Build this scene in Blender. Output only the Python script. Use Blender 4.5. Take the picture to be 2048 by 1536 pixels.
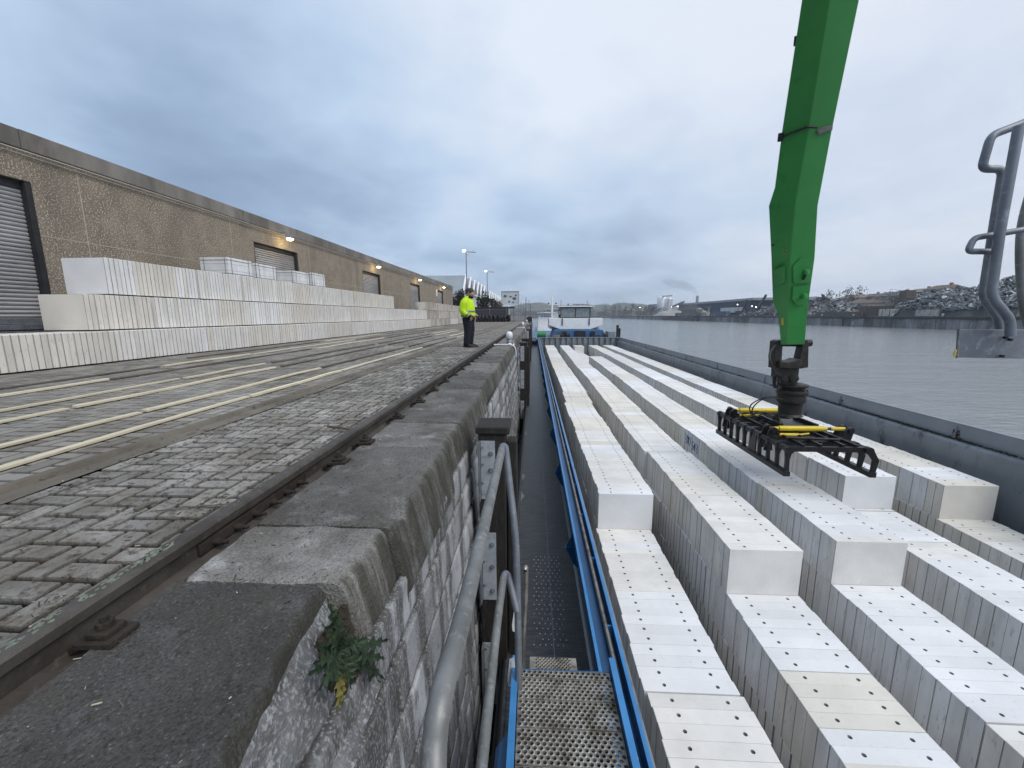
import bpy, bmesh, math, random
from mathutils import Vector, Matrix, noise
for o in list(bpy.data.objects): bpy.data.objects.remove(o)
R = math.radians
rnd = random.Random(7)
sc = bpy.context.scene
col = sc.collection
# ---------------------------------------------------------------- camera (origin; quay runs along +Y)
F = 815.0
WAX = [(0.99864, -0.00399, 0.05202), (0.05196, 0.16555, -0.98483), (-0.00468, 0.98619, 0.16553)]
CM = Matrix(WAX)            # camera -> world rotation
cam_d = bpy.data.cameras.new('camera'); cam = bpy.data.objects.new('camera', cam_d); col.objects.link(cam)
cam_d.sensor_width = 36; cam_d.lens = F / 2048 * 36; cam_d.clip_start = .05; cam_d.clip_end = 6000
cam.matrix_world = CM.to_4x4(); sc.camera = cam
def at(u, v, x=None, y=None, z=None, d=None):
    "a point of the world on a known plane or at a known distance, from the survey of the photograph"
    r = CM @ Vector((u - 1024, 768 - v, -F))
    t = d / F if d is not None else (x / r.x if x is not None else (y / r.y if y is not None else z / r.z))
    return r * t
# ---------------------------------------------------------------- world: overcast sky
sc.view_settings.view_transform = 'Standard'; sc.view_settings.look = 'None'; sc.view_settings.exposure = 0.0; sc.view_settings.gamma = 1
try: sc.view_settings.use_curve_mapping = False
except Exception: pass
SUN_EL, SUN_AZ = R(50), R(128)   # azimuth clockwise from +Y
w = bpy.data.worlds.new('World'); sc.world = w; w.use_nodes = True
nt = w.node_tree; nt.nodes.clear()
def N(nt, t, **k):
    n = nt.nodes.new(t)
    for a, b in k.items(): setattr(n, a, b)
    return n
def setin(n, **k):
    for a, b in k.items(): n.inputs[a].default_value = b
def vmath(nt, op, a, b=None, val=None):
    n = N(nt, 'ShaderNodeVectorMath', operation=op); nt.links.new(a, n.inputs[0])
    if b is not None: nt.links.new(b, n.inputs[1])
    if val is not None: n.inputs[1].default_value = val
    return n
def fmath(nt, op, a, b=0.0, clamp=False):
    n = N(nt, 'ShaderNodeMath', operation=op, use_clamp=clamp)
    for i, q in enumerate((a, b)):
        if isinstance(q, (int, float)): n.inputs[i].default_value = q
        else: nt.links.new(q, n.inputs[i])
    return n.outputs[0]
def ramp(nt, fac, stops):
    n = N(nt, 'ShaderNodeValToRGB'); e = n.color_ramp.elements
    while len(e) < len(stops): e.new(.5)
    for i, (p, c) in enumerate(stops):
        e[i].position = p; e[i].color = (*c, 1) if len(c) == 3 else c
    nt.links.new(fac, n.inputs[0]); return n.outputs[0]
def mixc(nt, fac, a, b, mode='MIX'):
    n = N(nt, 'ShaderNodeMixRGB', blend_type=mode)
    for i, q in enumerate((fac, a, b)):
        if isinstance(q, (int, float)): n.inputs[i].default_value = q
        elif isinstance(q, tuple): n.inputs[i].default_value = (*q, 1)
        else: nt.links.new(q, n.inputs[i])
    return n.outputs[0]
tc = N(nt, 'ShaderNodeTexCoord'); sep = N(nt, 'ShaderNodeSeparateXYZ'); nt.links.new(tc.outputs['Generated'], sep.inputs[0])
den = fmath(nt, 'ADD', fmath(nt, 'MAXIMUM', sep.outputs[2], 0.0), .22)
cmb = N(nt, 'ShaderNodeCombineXYZ')
nt.links.new(fmath(nt, 'DIVIDE', sep.outputs[0], den), cmb.inputs[0]); nt.links.new(fmath(nt, 'DIVIDE', sep.outputs[1], den), cmb.inputs[1])
n1 = N(nt, 'ShaderNodeTexNoise'); nt.links.new(cmb.outputs[0], n1.inputs['Vector']); setin(n1, Scale=.85, Detail=5.0, Roughness=.5, Distortion=.35)
n2 = N(nt, 'ShaderNodeTexNoise'); nt.links.new(cmb.outputs[0], n2.inputs['Vector']); setin(n2, Scale=2.6, Detail=6.0, Roughness=.55, Distortion=.3)
def lobe(u, v, p, amp):
    d = at(u, v, d=100).normalized()
    q = vmath(nt, 'DOT_PRODUCT', tc.outputs['Generated'], val=tuple(d)).outputs['Value']
    return fmath(nt, 'MULTIPLY', fmath(nt, 'POWER', fmath(nt, 'MAXIMUM', q, 0.0), p), amp)
f = fmath(nt, 'ADD', fmath(nt, 'MULTIPLY', n1.outputs[0], .66), fmath(nt, 'MULTIPLY', n2.outputs[0], .30))
f = fmath(nt, 'ADD', f, .045)
for u, v, p, a in [(950, -20, 9, .24), (1900, 200, 9, .17), (1330, 150, 14, .08), (120, 60, 10, .07), (560, 330, 16, -.13), (1130, 480, 26, -.15), (420, 200, 14, -.10), (250, 150, 30, -.05), (1350, 430, 40, -.07)]:
    f = fmath(nt, 'ADD', f, lobe(u, v, p, a))
cl = ramp(nt, f, [(.20, (.22, .31, .455)), (.38, (.335, .455, .64)), (.54, (.52, .665, .86)), (.78, (.82, .89, 1.0))])
# warm paler right, bluer left
cl = mixc(nt, fmath(nt, 'MULTIPLY', fmath(nt, 'MAXIMUM', sep.outputs[0], 0.0), .55), cl, (.78, .78, .85))
sky = N(nt, 'ShaderNodeTexSky', sky_type='NISHITA'); sky.sun_disc = False; sky.sun_elevation = SUN_EL; sky.sun_rotation = SUN_AZ; sky.air_density = 1; sky.dust_density = 3
skyc = vmath(nt, 'SCALE', sky.outputs[0]); skyc.inputs['Scale'].default_value = .09
cl = mixc(nt, .88, skyc.outputs[0], cl)
bg = N(nt, 'ShaderNodeBackground'); nt.links.new(cl, bg.inputs[0]); bg.inputs[1].default_value = 1.08
out = N(nt, 'ShaderNodeOutputWorld'); nt.links.new(bg.outputs[0], out.inputs[0])
# ---------------------------------------------------------------- soft overcast sun
sl = bpy.data.lights.new('sun', 'SUN'); so = bpy.data.objects.new('sun', sl); col.objects.link(so)
sl.energy = 2.5; sl.angle = R(40); sl.color = (1, .955, .89)
sd = Vector((math.sin(SUN_AZ) * math.cos(SUN_EL), math.cos(SUN_AZ) * math.cos(SUN_EL), math.sin(SUN_EL)))
so.rotation_euler = (-sd).to_track_quat('-Z', 'Y').to_euler()
# ---------------------------------------------------------------- helpers
ORG = {}
def tag(o, label=None, cat=None, group=None, kind=None):
    if label: o['label'] = label
    if cat: o['category'] = cat
    if group: o['group'] = group
    if kind: o['kind'] = kind
    return o
def thing(name, label, cat, loc=(0, 0, 0), group=None):
    o = bpy.data.objects.new(name, None); col.objects.link(o); o.location = loc; o.empty_display_size = .2
    ORG[o.name] = Vector(loc); return tag(o, label, cat, group)
class MB:
    def __init__(s): s.v = []; s.f = []; s.m = []; s.sm = []; s.tone = []; s.t = .5
    def add(s, vs, fs, m=0, smooth=False):
        b = len(s.v); s.v += [tuple(p) for p in vs]; s.tone += [s.t] * len(vs)
        for q in fs: s.f.append([i + b for i in q]); s.m.append(m); s.sm.append(smooth)
        return s
    def box(s, x0, x1, y0, y1, z0, z1, m=0):
        v = [(x0, y0, z0), (x1, y0, z0), (x1, y1, z0), (x0, y1, z0), (x0, y0, z1), (x1, y0, z1), (x1, y1, z1), (x0, y1, z1)]
        return s.add(v, [(0, 3, 2, 1), (4, 5, 6, 7), (0, 1, 5, 4), (1, 2, 6, 5), (2, 3, 7, 6), (3, 0, 4, 7)], m)
    def hexa(s, b, t, m=0):
        n = len(b); v = list(b) + list(t); f = [tuple(reversed(range(n))), tuple(range(n, 2 * n))] + [(i, (i + 1) % n, n + (i + 1) % n, n + i) for i in range(n)]
        return s.add(v, f, m)
    def obox(s, c, ax, ay, az, m=0):
        c = Vector(c); ax, ay, az = Vector(ax), Vector(ay), Vector(az)
        b = [c - ax - ay - az, c + ax - ay - az, c + ax + ay - az, c - ax + ay - az]; return s.hexa(b, [p + 2 * az for p in b], m)
    def bar(s, p, q, wd, th, m=0, up=(0, 0, 1)):
        p, q = Vector(p), Vector(q); d = (q - p); a = d.cross(Vector(up))
        if a.length < 1e-5: a = d.cross(Vector((1, 0, 0)))
        a = a.normalized() * wd / 2; b = a.cross(d).normalized() * th / 2
        return s.hexa([p - a - b, p + a - b, p + a + b, p - a + b], [q - a - b, q + a - b, q + a + b, q - a + b], m)
    def tube(s, pts, r, n=12, m=0, caps=True):
        pts = [Vector(p) for p in pts]; rr = r if isinstance(r, (list, tuple)) else [r] * len(pts)
        vs = []; fs = []; ref = None
        for i, p in enumerate(pts):
            d = (pts[min(i + 1, len(pts) - 1)] - pts[max(i - 1, 0)]).normalized()
            if ref is None: ref = d.orthogonal().normalized()
            ref = (ref - d * ref.dot(d)).normalized(); b = d.cross(ref)
            for k in range(n):
                a = 2 * math.pi * k / n; vs.append(p + (ref * math.cos(a) + b * math.sin(a)) * rr[i])
        for i in range(len(pts) - 1):
            for k in range(n):
                fs.append((i * n + k, i * n + (k + 1) % n, (i + 1) * n + (k + 1) % n, (i + 1) * n + k))
        s.add(vs, fs, m, True)
        if caps:
            s.add(vs[:n], [tuple(reversed(range(n)))], m); s.add(vs[-n:], [tuple(range(n))], m)
        return s
    def rings(s, rs, n=16, m=0, smooth=True, axis='Z'):
        "loft of ellipses: (cx,cy,cz,rx,ry)"
        vs = []; fs = []
        for (cx, cy, cz, rx, ry) in rs:
            for k in range(n):
                a = 2 * math.pi * k / n
                vs.append((cx + rx * math.cos(a), cy + ry * math.sin(a), cz))
        for i in range(len(rs) - 1):
            for k in range(n): fs.append((i * n + k, i * n + (k + 1) % n, (i + 1) * n + (k + 1) % n, (i + 1) * n + k))
        fs.append(tuple(reversed(range(n)))); fs.append(tuple(range((len(rs) - 1) * n, len(rs) * n)))
        return s.add(vs, fs, m, smooth)
    def build(s, name, mats, parent=None, bevel=0, seg=2):
        if not isinstance(mats, (list, tuple)): mats = [mats]
        me = bpy.data.meshes.new(name); org = ORG.get(parent.name, Vector((0, 0, 0))) if parent else Vector((0, 0, 0))
        me.from_pydata([(p[0] - org.x, p[1] - org.y, p[2] - org.z) for p in s.v], [], s.f)
        for m in mats: me.materials.append(m)
        me.polygons.foreach_set('material_index', s.m); me.polygons.foreach_set('use_smooth', s.sm)
        if any(q != .5 for q in s.tone):
            a = me.attributes.new('tone', 'FLOAT', 'POINT'); a.data.foreach_set('value', s.tone)
        me.update()
        o = bpy.data.objects.new(name, me); col.objects.link(o)
        if parent: o.parent = parent; ORG[o.name] = org
        if bevel:
            b = o.modifiers.new('bevel', 'BEVEL'); b.width = bevel; b.segments = seg; b.limit_method = 'ANGLE'; b.angle_limit = R(35); b.harden_normals = False
        return o
def smooth_path(pts, k=6):
    pts = [Vector(p) for p in pts]; o = []
    for i in range(len(pts) - 1):
        p0, p1, p2, p3 = pts[max(i - 1, 0)], pts[i], pts[i + 1], pts[min(i + 2, len(pts) - 1)]
        for j in range(k):
            t = j / k
            o.append(.5 * ((2 * p1) + (p2 - p0) * t + (2 * p0 - 5 * p1 + 4 * p2 - p3) * t * t + (3 * p1 - p0 - 3 * p2 + p3) * t ** 3))
    o.append(pts[-1]); return o
def fillet(pts, r=.05, k=5):
    pts = [Vector(p) for p in pts]; o = [pts[0]]
    for a, b, c in zip(pts, pts[1:], pts[2:]):
        d1 = (a - b); d2 = (c - b); rr = min(r, d1.length * .45, d2.length * .45)
        p, q = b + d1.normalized() * rr, b + d2.normalized() * rr
        for j in range(k + 1):
            t = j / k; o.append(p * (1 - t) ** 2 + b * 2 * t * (1 - t) + q * t * t)
    o.append(pts[-1]); return o
# ---------------------------------------------------------------- materials (world-space procedural)
def mat(name, c1, c2=None, sc1=3.0, c3=None, sc3=20.0, lo=.35, hi=.65, lo3=.55, hi3=.72, rough=.85, metal=0.0, bump=.0, bsc=60.0, stretch=(1, 1, 1), tone=0.0, orand=0.0, dist=.01, spec=.4, local=False, extra=None):
    m = bpy.data.materials.new(name); m.use_nodes = True; t = m.node_tree; b = t.nodes['Principled BSDF']
    if local: co = N(t, 'ShaderNodeTexCoord').outputs['Object']
    else: co = N(t, 'ShaderNodeNewGeometry').outputs['Position']
    vs = vmath(t, 'MULTIPLY', co, val=stretch).outputs[0]
    c2 = c2 or tuple(x * .8 for x in c1)
    na = N(t, 'ShaderNodeTexNoise'); t.links.new(vs, na.inputs['Vector']); setin(na, Scale=sc1, Detail=6.0, Roughness=.6)
    c = ramp(t, na.outputs[0], [(lo, c1), (hi, c2)])
    if c3:
        nb = N(t, 'ShaderNodeTexNoise'); t.links.new(vs, nb.inputs['Vector']); setin(nb, Scale=sc3, Detail=5.0, Roughness=.65)
        k = ramp(t, nb.outputs[0], [(lo3, (0, 0, 0)), (hi3, (1, 1, 1))]); c = mixc(t, k, c, c3)
    if tone:
        at_ = N(t, 'ShaderNodeAttribute', attribute_name='tone'); k = fmath(t, 'ADD', fmath(t, 'MULTIPLY', at_.outputs['Fac'], tone * 2), 1 - tone)
        s_ = vmath(t, 'SCALE', c); t.links.new(k, s_.inputs['Scale']); c = s_.outputs[0]
    if orand:
        oi = N(t, 'ShaderNodeObjectInfo'); k = fmath(t, 'ADD', fmath(t, 'MULTIPLY', oi.outputs['Random'], orand), 1 - orand)
        s_ = vmath(t, 'SCALE', c); t.links.new(k, s_.inputs['Scale']); c = s_.outputs[0]
    if extra: c = extra(t, c, co)
    t.links.new(c, b.inputs['Base Color'])
    setin(b, Roughness=rough, Metallic=metal); b.inputs['Specular IOR Level'].default_value = spec
    if bump:
        nb = N(t, 'ShaderNodeTexNoise'); t.links.new(vs, nb.inputs['Vector']); setin(nb, Scale=bsc, Detail=5.0, Roughness=.6)
        bn = N(t, 'ShaderNodeBump'); setin(bn, Strength=bump, Distance=dist); t.links.new(nb.outputs[0], bn.inputs['Height']); t.links.new(bn.outputs[0], b.inputs['Normal'])
    return m
def emis(name, c, s):
    m = bpy.data.materials.new(name); m.use_nodes = True; t = m.node_tree; b = t.nodes['Principled BSDF']
    b.inputs['Base Color'].default_value = (*c, 1); b.inputs['Emission Color'].default_value = (*c, 1); b.inputs['Emission Strength'].default_value = s; return m
def sides_marks(amt=.42, dens=.60):
    "handling marks and grey dust on the upright faces of cut blocks, strongest near their upper third"
    def fn(t, c, co):
        g = N(t, 'ShaderNodeNewGeometry'); sp = N(t, 'ShaderNodeSeparateXYZ'); t.links.new(g.outputs['True Normal'], sp.inputs[0])
        side = fmath(t, 'SUBTRACT', 1.0, fmath(t, 'ABSOLUTE', sp.outputs[2]), True)
        xs = fmath(t, 'MULTIPLY', side, fmath(t, 'GREATER_THAN', fmath(t, 'ABSOLUTE', sp.outputs[0]), .5))
        v = vmath(t, 'MULTIPLY', co, val=(1, 16, 3.2)); n = N(t, 'ShaderNodeTexNoise'); t.links.new(v.outputs[0], n.inputs['Vector']); setin(n, Scale=1.6, Detail=4.0, Roughness=.65)
        k = ramp(t, n.outputs[0], [(dens, (0, 0, 0)), (dens + .06, (1, 1, 1))])
        v2 = vmath(t, 'MULTIPLY', co, val=(1, 3, .4)); n2 = N(t, 'ShaderNodeTexNoise'); t.links.new(v2.outputs[0], n2.inputs['Vector']); setin(n2, Scale=2.0, Detail=5.0, Roughness=.6)
        k2 = ramp(t, n2.outputs[0], [(.42, (0, 0, 0)), (.70, (1, 1, 1))])
        c = mixc(t, fmath(t, 'MULTIPLY', fmath(t, 'MULTIPLY', k2, xs), .42), c, (.40, .385, .36))
        return mixc(t, fmath(t, 'MULTIPLY', fmath(t, 'MULTIPLY', k, xs), amt), c, (.22, .22, .22))
    return fn
AAC = {
 'white': mat('aerated_concrete_white', (.74, .725, .70), (.645, .63, .605), 2.2, (.52, .505, .48), 26, lo3=.60, hi3=.80, rough=.92, bump=.35, bsc=90, orand=.10, extra=sides_marks(), dist=.004),
 'bluish white': mat('aerated_concrete_cool', (.755, .76, .77), (.665, .67, .68), 1.3, (.52, .52, .53), 26, lo3=.60, hi3=.80, rough=.92, bump=.35, bsc=90, orand=.10, extra=sides_marks(), dist=.004),
 'cream': mat('aerated_concrete_cream', (.70, .67, .61), (.61, .585, .53), 1.3, (.47, .44, .38), 26, lo3=.60, hi3=.80, rough=.92, bump=.35, bsc=90, orand=.10, extra=sides_marks(), dist=.004),
 'yellowish': mat('aerated_concrete_yellow', (.62, .56, .45), (.55, .50, .40), 1.3, (.40, .35, .27), 26, lo3=.60, hi3=.80, rough=.92, bump=.35, bsc=90, orand=.10, extra=sides_marks(), dist=.004),
 'weathered': mat('aerated_concrete_weathered', (.50, .46, .40), (.27, .225, .17), .8, (.55, .54, .52), 1.1, lo=.42, hi=.58, lo3=.50, hi3=.60, rough=.92, bump=.35, bsc=90, orand=.12, stretch=(1, 1.3, .45), extra=sides_marks(.4), dist=.004)}
MT = {}
def moss(t, c, co):
    fl = N(t, 'ShaderNodeTexNoise'); t.links.new(co, fl.inputs['Vector']); setin(fl, Scale=110.0, Detail=4.0, Roughness=.7)
    c = mixc(t, ramp(t, fl.outputs[0], [(.36, (1, 1, 1)), (.50, (0, 0, 0))]), c, mixc(t, 1.0, c, (.42, .40, .37), 'MULTIPLY'))
    c = mixc(t, fmath(t, 'MULTIPLY', ramp(t, fl.outputs[0], [(.60, (0, 0, 0)), (.70, (1, 1, 1))]), .6), c, (.30, .30, .29))
    br = N(t, 'ShaderNodeTexNoise'); t.links.new(co, br.inputs['Vector']); setin(br, Scale=4.5, Detail=7.0, Roughness=.7)
    c = mixc(t, fmath(t, 'MULTIPLY', ramp(t, br.outputs[0], [(.48, (0, 0, 0)), (.62, (1, 1, 1))]), .45), c, (.060, .050, .039))
    g = N(t, 'ShaderNodeNewGeometry'); sp = N(t, 'ShaderNodeSeparateXYZ'); t.links.new(g.outputs['Normal'], sp.inputs[0]); fr = ramp(t, sp.outputs[0], [(.25, (0, 0, 0)), (.7, (1, 1, 1))])
    v = vmath(t, 'MULTIPLY', co, val=(1, 9, .8)); n = N(t, 'ShaderNodeTexNoise'); t.links.new(v.outputs[0], n.inputs['Vector']); setin(n, Scale=1.5, Detail=6.0, Roughness=.65)
    k = ramp(t, n.outputs[0], [(.40, (0, 0, 0)), (.56, (1, 1, 1))]); c = mixc(t, fmath(t, 'MULTIPLY', fmath(t, 'MULTIPLY', k, fr), .8), c, (.032, .031, .020)); return c
MT['bluestone'] = mat('bluestone_coping', (.18, .175, .165), (.095, .09, .082), 1.9, (.26, .26, .255), 5.2, lo3=.54, hi3=.74, rough=.85, bump=1.0, bsc=70, tone=1.0, dist=.016, extra=moss)
def stone_streak(t, c, co):
    v = vmath(t, 'MULTIPLY', co, val=(1, 2.2, .32)); n = N(t, 'ShaderNodeTexNoise'); t.links.new(v.outputs[0], n.inputs['Vector']); setin(n, Scale=2.4, Detail=6.0, Roughness=.62)
    k = ramp(t, n.outputs[0], [(.49, (0, 0, 0)), (.58, (1, 1, 1))]); c = mixc(t, fmath(t, 'MULTIPLY', k, .80), c, (.045, .042, .036))
    vo = N(t, 'ShaderNodeTexVoronoi'); v3 = vmath(t, 'MULTIPLY', co, val=(1, 1, .55)); t.links.new(v3.outputs[0], vo.inputs['Vector']); setin(vo, Scale=85.0)
    k = ramp(t, vo.outputs[0], [(.12, (1, 1, 1)), (.5, (0, 0, 0))]); return mixc(t, fmath(t, 'MULTIPLY', k, .38), c, (.50, .52, .54))
MT['masonry'] = mat('quay_masonry', (.34, .35, .365), (.22, .222, .222), 2.5, (.13, .125, .115), 9, rough=.85, bump=.8, bsc=80, tone=.88, extra=stone_streak, dist=.008)
MT['brick'] = mat('paver_concrete', (.31, .30, .285), (.155, .142, .122), 3.2, (.075, .060, .043), 30, lo3=.50, hi3=.66, rough=.9, bump=1.0, bsc=110, tone=.40, dist=.008, extra=lambda t, c, co: mixc(t, fmath(t, 'MULTIPLY', ramp(t, (lambda n: (t.links.new(co, n.inputs['Vector']), setin(n, Scale=1.7, Detail=7.0, Roughness=.7), n.outputs[0])[2])(N(t, 'ShaderNodeTexNoise')), [(.49, (0, 0, 0)), (.64, (1, 1, 1))]), .5), c, (.075, .062, .046)))
MT['brick_far'] = mat('paver_concrete_yard', (.245, .235, .215), (.165, .152, .132), .8, (.095, .078, .058), 3.0, lo3=.56, hi3=.72, rough=.9, bump=.6, bsc=60, tone=.35, dist=.005)
MT['dirt'] = mat('joint_dirt', (.014, .012, .010), (.028, .023, .018), 14, rough=.95, bump=.8, bsc=60)
MT['ground'] = mat('yard_ground', (.15, .145, .135), (.09, .085, .075), .25, (.20, .19, .17), 3, rough=.95, bump=.4, bsc=12)
MT['channel'] = mat('channel_concrete', (.16, .142, .115), (.095, .083, .066), 1.3, (.06, .05, .04), 9, rough=.9, bump=.6, bsc=50)
MT['railsteel'] = mat('rail_steel', (.105, .095, .085), (.06, .052, .045), 6, (.12, .105, .09), 25, rough=.6, metal=.4, bump=.6, bsc=60, dist=.004)
MT['railweb'] = mat('rail_rust', (.040, .031, .024), (.022, .018, .015), 8, (.075, .05, .035), 30, rough=.85, metal=.2, bump=.8, bsc=50)
MT['lichen'] = mat('lichen', (.22, .245, .20), (.13, .145, .115), 60, rough=.95, bump=.8, bsc=120)
MT['wood_new'] = mat('batten_timber', (.70, .64, .50), (.56, .49, .35), 3, (.36, .31, .23), 9, rough=.8, bump=.3, bsc=40, stretch=(6, .4, 6), orand=.2)
MT['wood_old'] = mat('weathered_timber', (.15, .13, .105), (.09, .078, .064), 3, (.22, .19, .15), 8, rough=.9, bump=.5, bsc=40, stretch=(6, .5, 6), orand=.3)
MT['pebble'] = mat('exposed_aggregate', (.235, .198, .152), (.165, .138, .108), 1.6, (.50, .44, .35), 24, lo3=.53, hi3=.60, rough=.95, bump=1.0, bsc=30, dist=.02,
    extra=lambda t, c, co: mixc(t, fmath(t, 'MULTIPLY', ramp(t, (lambda n: (t.links.new(vmath(t, 'MULTIPLY', co, val=(1, 1, .25)).outputs[0], n.inputs['Vector']), setin(n, Scale=.9, Detail=6.0), n.outputs[0])[2])(N(t, 'ShaderNodeTexNoise')), [(.52, (0, 0, 0)), (.70, (1, 1, 1))]), .35), c, (.10, .09, .075)))
MT['parapet'] = mat('parapet_concrete', (.23, .215, .195), (.11, .103, .094), .8, (.21, .195, .17), 2, rough=.9, bump=.5, bsc=25, stretch=(1, 1, .4))
MT['joint'] = mat('panel_sealant', (.40, .37, .32), rough=.9)
MT['shutter'] = mat('shutter_metal', (.40, .40, .405), (.28, .28, .285), .9, (.12, .12, .12), 3, lo3=.55, hi3=.8, rough=.55, metal=.35, stretch=(1, .6, 2))
MT['dark'] = mat('dark_steel', (.03, .03, .032), (.018, .018, .02), 5, rough=.6, metal=.3)
MT['galv'] = mat('galvanised_steel', (.23, .235, .23), (.15, .152, .148), 9, (.33, .335, .33), 30, rough=.52, metal=.5, bump=.12, bsc=60, dist=.003)
MT['galvdark'] = mat('galvanised_dull', (.23, .25, .28), (.15, .165, .19), 7, (.31, .33, .35), 25, rough=.55, metal=.6, bump=.1, bsc=60, dist=.003)
MT['blackwood'] = mat('tarred_timber', (.022, .019, .016), (.012, .011, .010), 6, (.05, .045, .04), 15, rough=.8, bump=.7, bsc=30, stretch=(3, 3, .5))
MT['barge_deck'] = mat('bitumen_deck', (.050, .054, .060), (.028, .031, .036), 3, (.12, .13, .14), 7, lo3=.50, hi3=.80, rough=.30, bump=.8, bsc=9, stretch=(1, 6, 1), dist=.02, spec=.5)
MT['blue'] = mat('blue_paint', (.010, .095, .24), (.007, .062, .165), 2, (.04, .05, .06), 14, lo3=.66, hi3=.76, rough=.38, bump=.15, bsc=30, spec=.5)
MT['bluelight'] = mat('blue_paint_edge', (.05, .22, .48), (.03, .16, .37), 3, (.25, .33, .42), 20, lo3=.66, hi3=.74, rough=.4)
MT['hull'] = mat('barge_hull_black', (.012, .012, .013), rough=.6)
MT['holdgrey'] = mat('hold_grey_paint', (.20, .218, .238), (.14, .155, .172), .9, (.035, .043, .055), 2.5, rough=.42, bump=.25, bsc=8, stretch=(1, 1, .5), spec=.5)
MT['holdlight'] = mat('coaming_grey_paint', (.21, .235, .26), (.165, .19, .21), 1.1, (.08, .075, .07), 9, lo3=.66, hi3=.76, rough=.5, bump=.15, bsc=20)
MT['rust'] = mat('rust', (.10, .045, .022), (.05, .028, .018), 20, rough=.95, bump=.8, bsc=50)
MT['debris'] = mat('dry_debris', (.07, .055, .038), (.035, .028, .02), 25, rough=.95, bump=1, bsc=60)
MT['floor'] = mat('hold_floor', (.06, .06, .058), (.03, .03, .03), 4, rough=.8, bump=.4, bsc=20)
MT['green'] = mat('crane_green', (.034, .245, .052), (.028, .205, .044), 1.5, (.012, .10, .022), 3.5, lo3=.60, hi3=.85, rough=.36, bump=.08, bsc=20, spec=.5)
MT['greasy'] = mat('greasy_steel', (.030, .027, .024), (.017, .015, .014), 8, (.075, .058, .042), 14, lo3=.56, hi3=.7, rough=.5, metal=.3, bump=.5, bsc=40)
MT['black'] = mat('black_paint', (.014, .014, .015), (.009, .009, .010), 8, (.045, .042, .040), 20, lo3=.60, hi3=.72, rough=.38, metal=.2, bump=.3, bsc=40)
MT['yellow'] = mat('yellow_paint', (.66, .50, .025), (.55, .40, .02), 6, (.16, .12, .03), 18, lo3=.62, hi3=.72, rough=.4)
MT['rubber'] = mat('black_rubber', (.012, .012, .013), rough=.5)
MT['whitepaint'] = mat('white_paint', (.74, .75, .76), (.64, .65, .66), 2, (.45, .45, .44), 14, lo3=.66, hi3=.8, rough=.5)
MT['chrome'] = mat('worn_pipe', (.36, .34, .31), (.22, .20, .18), 10, (.12, .085, .055), 16, lo3=.50, hi3=.7, rough=.32, metal=.8)
MT['perf'] = mat('perforated_steel', (.34, .325, .295), (.22, .205, .18), 10, (.09, .072, .052), 8, lo3=.48, hi3=.66, rough=.5, metal=.5, bump=.2, bsc=90)
MT['glass'] = mat('dark_glass', (.03, .035, .04), rough=.08, spec=.8)
MT['paleglass'] = mat('pale_window', (.18, .22, .25), (.10, .12, .14), 3, rough=.1, spec=.8)
MT['freshstone'] = mat('broken_stone_face', (.19, .195, .20), (.085, .085, .085), 10, (.32, .33, .34), 60, lo3=.5, hi3=.62, rough=.9, bump=1.0, bsc=60, dist=.012)
MT['platesteel'] = mat('galvanised_plate', (.40, .43, .46), (.30, .325, .35), 7, (.22, .22, .22), 20, rough=.6, metal=.25, bump=.1, bsc=60)
MT['soil'] = mat('soil', (.05, .038, .026), (.028, .022, .016), 30, rough=.95, bump=1, bsc=70)
MT['seam'] = mat('block_seam_dust', (.30, .29, .275), (.20, .195, .185), 5, rough=.95)
MT['bore'] = mat('bore_hole_shade', (.36, .35, .33), rough=.95)  # shade inside the lifting holes, put into their colour so they show
GN = ['zeroth', 'first', 'second', 'third', 'fourth', 'fifth', 'sixth', 'seventh', 'eighth', 'ninth', 'tenth', 'eleventh', 'twelfth', 'thirteenth', 'fourteenth', 'fifteenth', 'sixteenth', 'seventeenth', 'eighteenth', 'nineteenth', 'twentieth']
GN += ['twenty-' + x for x in GN[1:10]] + ['thirtieth'] + ['thirty-' + x for x in GN[1:10]] + ['fortieth'] + ['forty-' + x for x in GN[1:10]]
QZ = -.95      # quay level
WZ = -4.55     # water level
# ================================================================ SETTING
def sheet(name, xs, ys, z, m, kind='structure'):
    b = MB(); b.add([(xs[0], ys[0], z), (xs[1], ys[0], z), (xs[1], ys[1], z), (xs[0], ys[1], z)], [(0, 1, 2, 3)]); return tag(b.build(name, m), kind=kind)
# water of the canal
def water_mat():
    m = bpy.data.materials.new('canal_water'); m.use_nodes = True; t = m.node_tree; b = t.nodes['Principled BSDF']
    setin(b, Roughness=.10); b.inputs['Base Color'].default_value = (.21, .225, .23, 1); b.inputs['Specular IOR Level'].default_value = .8; b.inputs['IOR'].default_value = 1.33
    co = N(t, 'ShaderNodeNewGeometry').outputs['Position']
    a = N(t, 'ShaderNodeTexNoise'); t.links.new(vmath(t, 'MULTIPLY', co, val=(.5, 1.6, 1)).outputs[0], a.inputs['Vector']); setin(a, Scale=2.1, Detail=6.0, Roughness=.62, Distortion=.4)
    c = N(t, 'ShaderNodeTexNoise'); t.links.new(vmath(t, 'MULTIPLY', co, val=(.6, 1.4, 1)).outputs[0], c.inputs['Vector']); setin(c, Scale=.22, Detail=4.0)
    h = fmath(t, 'ADD', fmath(t, 'MULTIPLY', a.outputs[0], .55), fmath(t, 'MULTIPLY', c.outputs[0], 1.0))
    bn = N(t, 'ShaderNodeBump'); setin(bn, Strength=.85, Distance=.17); t.links.new(h, bn.inputs['Height']); t.links.new(bn.outputs[0], b.inputs['Normal'])
    return m
b = MB()
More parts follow.
